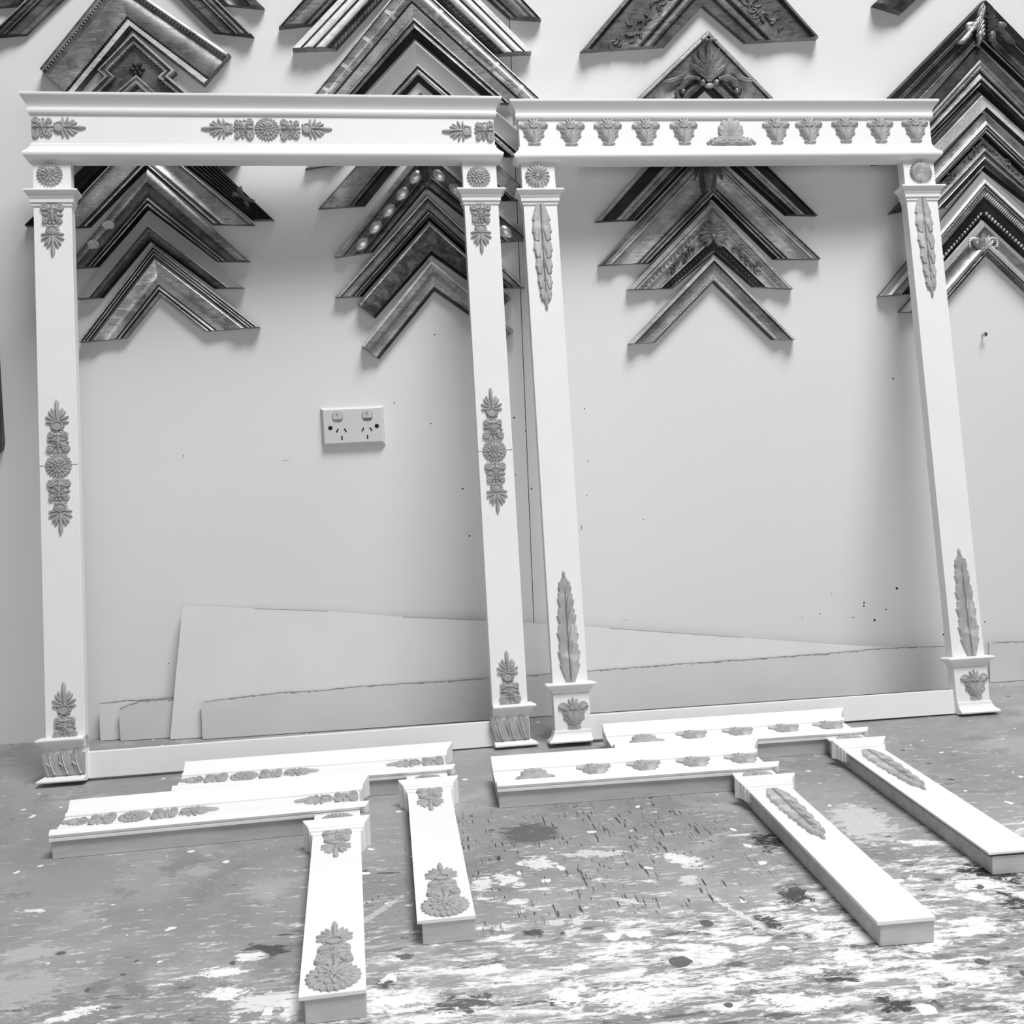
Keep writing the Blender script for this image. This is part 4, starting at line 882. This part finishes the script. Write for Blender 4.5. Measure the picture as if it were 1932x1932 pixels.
# outer -> inner profiles
PR = dict(
 A=[(0,10,'dk'),(.06,20,'dk'),(.3,20,'dm'),(.34,14,'dk'),(.8,12,'dm','c',3),(.86,16,'dm'),(1,12,'dk')],
 B=[(0,9,'dk'),(.04,22,'lm'),(.10,22,'lm'),(.12,18,'dk'),(.2,18,'dm'),(.24,20,'lm'),(.3,20,'dm'),(.34,15,'dm'),(.42,17,'lm'),(.46,13,'dk'),(.8,13,'dm'),(.84,11,'dm'),(1,9,'dm')],
 C=[(0,10,'dk'),(.04,24,'dk'),(.10,26,'dm'),(.13,22,'lm'),(.17,20,'dk'),(.26,17,'dm'),(.78,16,'md','r',4),(.80,13,'dk'),(.84,15,'dm'),(.86,18,'lm'),(.97,18,'lt'),(1,10,'dm')],
 E0=[(0,10,'dk'),(.05,20,'dk'),(1,18,'dk')],
 E=[(0,8,'dk'),(.03,18,'dk')]+[q for i in range(6) for q in ((.06+i*.15,15,'blk'),(.135+i*.15,18.5,'dk','r',2.2))]+[(1,10,'blk')],
 F=[(0,8,'dm'),(.03,17,'dm'),(.09,20,'lt','r',2),(.11,17,'dm'),(.14,19,'lm'),(.18,15,'md'),(.74,14,'lm','c',5),(.78,17,'lm'),(.80,14,'dk'),(.85,18,'dm','r',2),(.87,16,'dk'),(.96,18,'lt','r',2),(1,7,'blk')],
 G=[(0,8,'dk'),(.02,18,'dm'),(.34,22,'md','r',3),(.62,13,'dm','c',3),(.72,14,'dk'),(.80,18,'lm','r',2),(.84,13,'dk'),(.93,16,'gd','r',2),(1,6,'blk')],
 H=[(0,12,'dm'),(.02,22,'gr'),(.50,21,'gr'),(.54,22.5,'lt'),(.57,18,'dm'),(.88,9,'dm','r',3),(.93,8,'blk'),(1,5,'blk')],
 I=[(0,8,'dk'),(.02,19,'lm'),(.07,21,'lm','r',1.5),(.085,17,'blk'),(.14,20,'lm','r',1.5),(.155,16,'blk'),(.21,19,'lm','r',1.5),(.23,15,'dk'),(.28,18,'md'),(.36,20,'gd','r',2),(.78,13,'gd','c',4),(.80,10,'blk'),(.88,14,'lm','r',1.6),(.90,10,'blk'),(1,12,'md','r',2)],
 J=[(0,8,'dk'),(.04,18,'lm'),(.08,20,'lm','r',1),(.10,17,'dk'),(.40,22,'dm','r',3),(.75,17,'md','r',2),(.80,13,'dk'),(.95,14,'dm'),(1,9,'dk')],
 K=[(0,12,'md'),(.02,24,'wh'),(.19,24,'wh'),(.21,20,'dm'),(.24,21,'lm'),(.26,23,'wh'),(.48,25,'wh','r',3),(.51,20,'dm'),(.54,22,'lm'),(.76,22,'wh','r',3),(.80,18,'dm'),(.83,15,'dk'),(.98,14,'dk'),(1,8,'dk')],
 L=[(0,8,'md'),(.02,17,'lm'),(.06,19,'lt'),(.08,16,'dm'),(.42,17,'gd','r',8),(.46,14,'dk'),(.50,16,'lm'),(.66,12,'lm'),(.70,15,'md'),(.74,17,'gd','r',1),(.78,14,'dk'),(.86,16,'dm'),(.90,11,'blk'),(1,6,'blk')],
 M=[(0,6,'blk'),(.03,14,'dm'),(.07,15,'gr'),(.58,12,'gr','c',1),(.62,15,'lm'),(.66,17,'sv','r',1.5),(.70,13,'dk'),(.86,12,'gd','r',4),(.90,8,'blk'),(1,5,'blk')],
 O=[(0,8,'dk'),(.03,17,'lm'),(.07,17,'dm'),(.60,14,'md','c',2),(.64,17,'lm'),(.68,15,'dm'),(.76,17,'dm','r',2),(.80,8,'blk'),(1,5,'blk')],
 P=[(0,8,'dk'),(.02,17,'md'),(.20,19,'lm','c',1),(.23,21,'lm'),(.26,15,'dk'),(.32,13,'dm'),(.66,13,'dm','c',3),(.70,17,'md'),(.73,18,'lm'),(.76,14,'dk'),(.97,16,'dm','r',2),(1,8,'blk')],
 Q=[(0,8,'dk'),(.03,16,'md'),(.12,18,'lm'),(.20,18,'sv','r',1),(.25,15,'dm'),(.62,17,'md','r',4),(.68,13,'dk'),(.76,16,'gd','r',1.5),(.80,13,'dk'),(.90,14,'dm'),(1,6,'blk')],
 R=[(0,10,'dk'),(.03,20,'dm'),(.14,22,'gd','r',1),(.90,16,'tx','r',3),(.94,12,'blk'),(1,7,'blk')],
 S=[(0,8,'dm'),(.04,17,'lm'),(.16,21,'lt','r',2),(.55,17,'md','r',3),(.85,12,'lm','c',1),(.90,14,'dm'),(1,9,'dk')],
 T=[(0,10,'dk'),(.03,22,'dm'),(.08,24,'dm','r',1),(.12,18,'blk'),(.16,18,'dm'),(.66,17,'dm','c',4),(.69,19,'dk'),(.73,15,'dk'),(.84,18,'dm','r',2),(.87,14,'dk'),(1,12,'dm')],
 U=[(0,10,'dk'),(.03,22,'md'),(.12,24,'md','r',1),(.15,19,'dk'),(.60,17,'md','c',4),(.64,20,'md'),(.68,14,'dk'),(.88,16,'dm','r',2),(.92,10,'blk'),(1,7,'blk')],
 V=[(0,8,'dk'),(.03,17,'lm'),(.10,20,'lt','c',1),(.13,22,'lm'),(.16,15,'blk'),(.42,13,'blk'),(.45,17,'dm'),(.56,19,'lm','r',2),(.68,14,'md','c',2),(.72,16,'lt'),(.75,12,'blk'),(.82,15,'dm'),(.85,12,'blk'),(.92,14,'md'),(1,6,'blk')],
 W=[(0,8,'dk'),(.02,17,'md'),(.06,19,'md','r',1),(.08,16,'dk'),(.20,18,'md','c',1),(.24,20,'lt','r',1),(.27,17,'md'),(.70,15,'lm','c',5),(.74,17,'md'),(.76,14,'dk'),(.84,18,'md','r',1.5),(.86,14,'dk'),(.94,16,'md','r',1),(1,6,'blk')],
 X=[(0,8,'dk'),(.02,17,'lm'),(.13,18,'lm'),(.16,16,'md'),(.22,18,'md'),(.36,14,'md'),(.40,16,'lm'),(.64,13,'lm','c',2),(.67,16,'md'),(.72,18,'lm','r',1),(.75,14,'blk'),(.92,11,'dk'),(.96,12,'dm'),(1,7,'dk')],
 Y=[(0,8,'dk'),(.03,17,'lm'),(.20,20,'lm','r',1),(.24,16,'dk'),(.28,17,'md'),(.74,13,'md','c',3),(.78,14,'md'),(.93,13,'lm'),(.96,11,'dm'),(1,8,'dk')],
 Z0=[(0,16,'dk'),(.05,24,'dk'),(.6,20,'dm','r',3),(1,14,'dk')],
 Z1=[(0,10,'blk'),(.05,23,'blk'),(.28,22,'blk'),(.31,24,'dm'),(.35,20,'blk'),(.40,20,'md'),(.43,17,'blk'),(.62,13,'dk','c',2),(.70,12,'dm'),(.84,13,'dk'),(.88,16,'md'),(.90,13,'blk'),(.95,16,'md'),(.97,14,'lm'),(1,6,'blk')],
 Z2=[(0,6,'blk'),(.04,15,'dk'),(.36,16,'dk'),(.39,18,'sv'),(.43,20,'dm'),(.47,16,'lm'),(.60,15,'md','r',2),(.64,12,'blk'),(.70,14,'dm'),(.80,17,'lm','r',2),(.84,12,'dk'),(.90,15,'dm'),(.94,10,'blk'),(1,6,'blk')],
 Z3=[(0,6,'blk'),(.12,12,'dm'),(.28,13,'dk'),(.34,15,'lm'),(.50,13,'lt'),(.94,13,'lt'),(1,6,'dk')],
 Z4=[(0,6,'blk'),(.06,14,'dm'),(.38,16,'dm'),(.42,17,'dk'),(.46,18,'sv'),(.62,21,'sv','r',2),(.66,17,'dm'),(.70,17,'sv'),(.76,19,'lm','r',1),(.79,15,'dk'),(.90,16,'gd','r',1),(.94,12,'dm'),(1,6,'blk')],
 Z5=[(0,6,'blk'),(.04,14,'dm'),(.32,15,'dm'),(.36,17,'md'),(.48,19,'md','r',2),(.51,15,'dk'),(.66,16,'md'),(.70,18,'sv','r',1),(.74,14,'dm'),(.92,12,'dk'),(.96,14,'gd'),(1,5,'blk')],
 Z6=[(0,8,'dk'),(.02,16,'gr'),(.16,17,'gr'),(.19,20,'sv'),(.29,22,'wh','r',2),(.32,18,'dk'),(.35,20,'sv','r',1),(.38,16,'dm'),(.55,17,'md'),(.58,14,'dk'),(.80,13,'blk'),(.84,12,'blk'),(.94,11,'blk'),(1,5,'blk')],
 Z7=[(0,8,'dk'),(.03,17,'lt'),(.20,19,'sv'),(.55,15,'md','c',4),(.60,17,'lm'),(.80,15,'sv','r',4),(.84,12,'dm'),(.90,14,'gd','r',1),(1,8,'dm')],
)
CLAB = dict(
 A='dark moulding corner at the very top left, mostly above the picture edge',
 B='dark corner sample with pale reeded edge, spread widest at the top left',
 C='broad bronze corner sample with beaded rims and square-cut ends, tilted at the top left',
 E0='dark stepped corner sample just showing below the left cornice, behind the reeded one',
 E='black reeded corner sample with crossed ribbon, below the left header',
 F='pale washed scoop corner sample inside the black reeded one',
 G='mottled bronze corner sample with flaked pale patches, below the pale scoop one',
 H='flat grey lacquer corner sample with dark inner slope, second from bottom of the left stack',
 I='worn leaf corner sample with black reeded grooves, lowest of the left stack',
 J='dark bronze corner sample, topmost of the second stack',
 K='chalky white striped corner sample with dark rope inner edge, second stack',
 L='worn silver-leaf corner sample with broad ribbed roll, above the left cornice',
 M='flat grey corner sample with bright inner fillet nested inside the ribbed roll one',
 O='plain mid bronze corner sample just below the left header in the second stack',
 P='dark corner sample with row of shining round knobs, second stack',
 Q='polished bronze rolled corner sample directly below the knobbed one',
 R='cracked black corner sample with square-cut ends, second stack',
 S='plain pale bronze corner sample with square-cut ends, lowest of the second stack',
 T='broad dark carved corner sample at the top of the third stack',
 U='bronze corner sample with scrolled palmette peak above the right cornice',
 V='black and silver worn corner sample just below the right header',
 W='broad plain scooped corner sample with leaf cartouche at its peak, third stack',
 X='pale corner sample with flower spray at the peak and beaded inner edge, third stack',
 Y='narrow bronze corner sample with fine beaded edge, lowest of the third stack',
 Z0='dark carved corner sample end poking in at the top right',
 Z1='big black corner sample with carved silver peak, top of the right stack',
 Z2='black corner sample with thin silver lines, second in the right stack',
 Z3='flat pale corner sample, third in the right stack',
 Z4='corner sample with bright silver bars, fourth in the right stack',
 Z5='dark corner sample with engraved outer band, fifth in the right stack',
 Z6='black corner sample with bright beads and ribbed silver rim, right stack',
 Z7='silver corner sample with two scrolls at the peak, lowest of the right stack',
)
STK = dict(ABC='left', D='left', EFGHI='left')
def build_samples():
    for k, P in CH.items():
        OA, OL, IL, IA, IR, OR_ = P
        ox, oz = OA
        grp = {'A': 'left', 'B': 'left', 'C': 'left', 'E': 'left', 'F': 'left', 'G': 'left', 'H': 'left', 'I': 'left'}.get(k[0])
        grp = grp or ('second' if k in 'JKLMOPQRS' else 'third' if k in 'TUVWXY' else 'right')
        root = empty('moulding_corner_sample', WALLB(ox, oz), CLAB[k], 'frame sample', 'frame corner samples in the %s stack on the wall' % grp)
        rel = lambda p: (p[0]-ox, p[1]-oz)
        Lq = (rel(OA), rel(IA), rel(OL), rel(IL)); Rq = (rel(OA), rel(IA), rel(OR_), rel(IR))
        end = {'K': 'md', 'B': 'dk', 'V': 'dk', 'F': 'dk', 'G': 'dk', 'T': 'md'}.get(k, 'dm')
        aL = arm(root, *Lq, PR[k], end); aR = arm(root, *Rq, PR[k], end)
        ia = rel(IA)
        both = ((aL, Lq), (aR, Rq))
        if k == 'C':
            for a, q in both: beads(a, q, .155, .0026, .0062, .020, 'md'); beads(a, q, .80, .0022, .0052, .014, 'dk')
        if k == 'K':
            for a, q in both: beads(a, q, .90, .0055, .0085, .0145, 'dm', 'leafy', name='rope_edge')
        if k == 'L':
            for a, q in both:
                for f in (.22, .45, .68, .88):
                    x0, y0, an, L = along(*q, .09, f); x1, y1, an, L = along(*q, .42, f); b = MB()
                    cx, cy = cos(an)*.0035, sin(an)*.0035; px, py = -(y1-y0), (x1-x0); n = 9; LL = []
                    for i in range(n):
                        u = i/(n-1); x, y = x0+(x1-x0)*u, y0+(y1-y0)*u; z = .016+.001*u+.008*sin(pi*u)
                        x -= (cos(an)*((x1-x0)*cos(an)+(y1-y0)*sin(an)))*(u-.5); y -= (sin(an)*((x1-x0)*cos(an)+(y1-y0)*sin(an)))*(u-.5)
                        LL.append([(x-cx, y-cy, z-.003), (x+cx, y+cy, z-.003), (x+cx, y+cy, z+.0009), (x-cx, y-cy, z+.0009)])
                    b.loops(LL); link('cross_band', b, M['lt'], a, smooth=50)
        if k == 'P':
            for a, q in both: beads(a, q, .48, .0130, .036, .0095, 'sv', 'knob', f0=.05, f1=.97, name='knob_row')
            carve(root, [('p', 0, ia[1]+.078, -90, .085, .022, .012), ('d', 0, ia[1]+.004, .008, .008, .008)], .014, 'dm', 'peak_strap')
        if k == 'E':
            for a, q in both:
                x, y, an, L = along(*q, .28, .80)
                b = MB()
                for dd in (28, -28, 18, -18):
                    petal(b, x-cos(an+R(dd))*.021, y-sin(an+R(dd))*.021, an+R(dd), .042, .007, .0015, z0=.0175, gr=0, base=1)
                for i, (vx, vy, vz) in enumerate(b.v):
                    if vz < .017: b.v[i] = (vx, vy, .0165)
                link('crossed_ribbon', b, M['dm'], a, smooth=60)
        if k == 'G':
            for f, t in ((.52, .30), (.74, .34)):
                x, y, an, L = along(*Lq, t, f); b = MB(); n = 14
                Pp = [(x+(.0085+.003*random.random())*cos(2*pi*i/n+.3)*1.1, y+(.006+.004*random.random())*sin(2*pi*i/n+.3)) for i in range(n)]
                b.loops([[(p, q_, .019) for p, q_ in Pp], [(p, q_, .0248) for p, q_ in Pp]]); link('flaked_patch', b, M['lt'], aL)
        if k == 'X':
            for a, q in both:
                beads(a, q, .83, .0034, .0078, .0125, 'dk'); beads(a, q, .30, .0042, .0095, .0145, 'lm', 'leafy', f0=.3, f1=.95, name='leaf_edge')
                b = MB()
                for i in range(16):
                    x, y, an, L = along(*q, .50+random.uniform(-.06, .06), .30+.42*i/16)
                    petal(b, x, y, an+R(random.uniform(-70, 70)), .012, .006, .0035, z0=.0145, gr=.3, nu=6, nv=5)
                for i, (vx, vy, vz) in enumerate(b.v):
                    if vz < .0135: b.v[i] = (vx, vy, .012)
                link('flower_spray', b, M['dm'], a, smooth=60)
            it = []
            cy = ia[1]+.030
            for a_ in (90, 70, 110, 50, 130, 25, 155, 0, 180): it.append(('p', 0, cy, a_, .034 if 60 < a_ < 120 else .03, .010, .006, (-30 if a_ < 90 else 30)))
            for a_ in (-30, 210, -60, 240): it.append(('p', 0, cy, a_, .026, .009, .005, 30 if a_ < 0 else -30))
            it.append(('d', 0, cy, .006, .006, .008))
            carve(root, it, .0175, 'md', 'carved_flower')
        if k == 'Y':
            for a, q in both: beads(a, q, .86, .0023, .0048, .0125, 'lt')
        if k == 'W':
            it = [('p', 0, -.004, -90, .075, .030, .006)]
            for sg in (1, -1):
                for j in range(6): it.append(('p', sg*.004, -.010-.010*j, -90+sg*(48-4*j), .024, .009, .005, -sg*25))
                it.append(('p', sg*.006, -.002, -90+sg*25, .06, .010, .006, -sg*10)); it.append(('d', sg*.014, -.012, .006, .006, .006))
            carve(root, it, .0185, 'dm', 'leaf_cartouche')
        if k == 'U':
            it = []; cy = -.095
            for a_ in (90, 75, 105, 60, 120, 45, 135): it.append(('p', 0, cy, a_, .072-abs(a_-90)*.0005, .011, .007, (-8 if a_ < 90 else 8 if a_ > 90 else 0)))
            for sg in (1, -1):
                ex = lambda a_: a_ if sg > 0 else 180-a_
                it += [('p', sg*.004, cy+.002, ex(70), .042, .008, .006, -sg*60), ('p', sg*.018, cy+.004, ex(20), .05, .010, .006, -sg*110),
                       ('p', sg*.045, cy+.016, ex(-40), .05, .010, .006, sg*50), ('p', sg*.040, cy+.010, ex(-80), .040, .008, .006, sg*90),
                       ('p', sg*.062, cy-.012, ex(-70), .030, .008, .006, -sg*90), ('p', sg*.05, cy+.004, ex(10), .024, .007, .005, -sg*60),
                       ('d', sg*.013, cy-.002, .006, .006, .006), ('d', sg*.052, cy-.018, .005, .005, .006), ('d', sg*.070, cy-.042, .005, .005, .006)]
            for xx in (-.012, -.004, .004, .012): it.append(('d', xx, -.020, .005, .004, .006))
            it.append(('d', 0, cy-.008, .010, .005, .004))
            carve(root, it, .020, 'md', 'palmette_cartouche')
        if k in ('T', 'Z5'):
            for a, q in both:
                b = MB(); t0, t1, hh, sc = (.24, .60, .0155, .022) if k == 'T' else (.08, .26, .0145, .009)
                for i in range(26 if k == 'T' else 30):
                    x, y, an, L = along(*q, random.uniform(t0, t1), random.uniform(.35 if k == 'T' else .05, .95))
                    petal(b, x, y, random.uniform(0, 2*pi), sc*random.uniform(.7, 1.5), sc*.30, .0022, curl=random.choice((-2.6, 2.6)), z0=hh, nu=7, nv=5)
                for i, (vx, vy, vz) in enumerate(b.v):
                    if vz < hh-.001: b.v[i] = (vx, vy, hh-.002)
                link('shallow_carving', b, M['dm'], a, smooth=60)
        if k == 'Z1':
            for side, mt in ((-1, 'gd'), (1, 'dm')):
                it = []
                for j in range(8):
                    it.append(('p', side*(.003+.004*j), -.014-.0075*j, -90+side*(12+5*j), .034, .011, .007, side*20))
                    it.append(('p', side*(.004), -.010-.008*j, -90+side*40, .030, .008, .006, -side*30))
                it.append(('d', side*.03, -.052, .014, .010, .006)); it.append(('d', side*.012, -.07, .008, .012, .006))
                carve(root, it, .021, mt, 'carved_leaf')
        if k == 'Z6':
            for a, q in both:
                beads(a, q, .465, .0075, .0046, .0165, 'lm', 'rib', name='ribbed_band'); beads(a, q, .86, .0036, .0078, .0115, 'gd')
        if k == 'Z7':
            for side in (-1, 1):
                it = []
                for j in range(12):
                    t = j/11*4.2; r = .013*(1-t/6)
                    it.append(('d', side*(.017+r*cos(t-.6)), -.044+r*sin(t-.6)*.9, .0042, .0042, .005))
                carve(root, it, .0165, 'gd', 'scroll')
            carve(root, [('p', 0, -.062, 90+a_, .036, .009, .006) for a_ in (0, 22, -22, 44, -44)], .016, 'lm', 'leaf_spray')
    # eared (stepped) sample with a rosette
    ox, oz = CHD[0]
    root = empty('moulding_corner_sample', WALLB(ox, oz), 'eared bronze corner sample with stepped corners and small rosette, above the left cornice', 'frame sample', 'frame corner samples in the left stack on the wall')
    P = [(x-ox, z-oz) for x, z in CHD]
    cx, cy = 0, -.09
    def inset(d, h):
        d *= .62
        # shrink the eared outline towards its arm centre line
        out = []
        n = len(P)
        for i, p in enumerate(P):
            a, b_ = P[i-1], P[(i+1) % n]
            def nrm(u, v):
                dx, dy = v[0]-u[0], v[1]-u[1]; l = math.hypot(dx, dy); return (-dy/l, dx/l)
            n1, n2 = nrm(a, p), nrm(p, b_)
            bx, by = n1[0]+n2[0], n1[1]+n2[1]; den = 1+n1[0]*n2[0]+n1[1]*n2[1]
            out.append((p[0]+bx/den*d, p[1]+by/den*d, h))
        return out
    b = MB()
    b.loops([inset(0, 0), inset(0, .018), inset(.003, .023), inset(.007, .0235), inset(.010, .019), inset(.014, .018), inset(.0165, .020), inset(.021, .0205), inset(.023, .0145)], mats=[0, 1, 1, 0, 0, 2, 1, 0])
    link('moulding_arm', b, [M['dm'], M['lm'], M['md']], root, smooth=35)
    r = MB()
    for i in range(6): petal(r, cos(i*pi/3)*.003, sin(i*pi/3)*.003, i*pi/3, .011, .009, .005, z0=.0145, gr=-.1)
    dome(r, 0, 0, .003, .003, .0065, z0=.0145)
    for i, v in enumerate(r.v): r.v[i] = (v[0], v[1], max(v[2], .0135))
    o = link('rosette', r, M['dk'], root, smooth=60); o.location = (CHDR[0]-ox, CHDR[1]-oz, 0)
    e = MB()
    for i0, i1 in ((9, 0), (0, 1), (2, 3), (7, 8)):
        a, b_ = P[i0], P[i1]; I = inset(.019, 0); a, b_ = I[i0], I[i1]
        L = math.hypot(b_[0]-a[0], b_[1]-a[1]); n = int(L/.007); an = math.atan2(b_[1]-a[1], b_[0]-a[0])
        for j in range(n): petal(e, a[0]+(b_[0]-a[0])*j/n, a[1]+(b_[1]-a[1])*j/n, an+R(20), .0075, .005, .0025, z0=.0195, nu=5, nv=5)
    for i, v in enumerate(e.v): e.v[i] = (v[0], v[1], max(v[2], .018))
    link('leaf_edge', e, M['dm'], root, smooth=60)

build_setting(); build_boards(); build_outlet(); build_frames(); build_samples()

# ---------------------------------------------------------------- camera
cam = bpy.data.cameras.new('camera'); co = bpy.data.objects.new('camera', cam); COL.objects.link(co)
co.matrix_world = basis(CAM['loc'], CAMX, CAMY, CAMZ)
cam.sensor_width = 36; cam.sensor_fit = 'HORIZONTAL'; cam.lens = 1980/1932*36; cam.clip_start = .02
scene.camera = co
# ---------------------------------------------------------------- light
w = bpy.data.worlds.new('room_light'); scene.world = w; w.use_nodes = True
w.node_tree.nodes['Background'].inputs[0].default_value = (1, 1, 1, 1); w.node_tree.nodes['Background'].inputs[1].default_value = WORLD
def area(name, loc, target, sx, sy, power):
    l = bpy.data.lights.new(name, 'AREA'); l.shape = 'RECTANGLE'; l.size = sx; l.size_y = sy; l.energy = power
    o = bpy.data.objects.new(name, l); COL.objects.link(o); o.location = loc
    o.rotation_euler = (Vector(target)-Vector(loc)).to_track_quat('-Z', 'Y').to_euler()
for a in LIGHTS: area(*a)
vs = scene.view_settings; vs.view_transform = 'Standard'; vs.look = 'None'; vs.gamma = 1; vs.exposure = EXPO
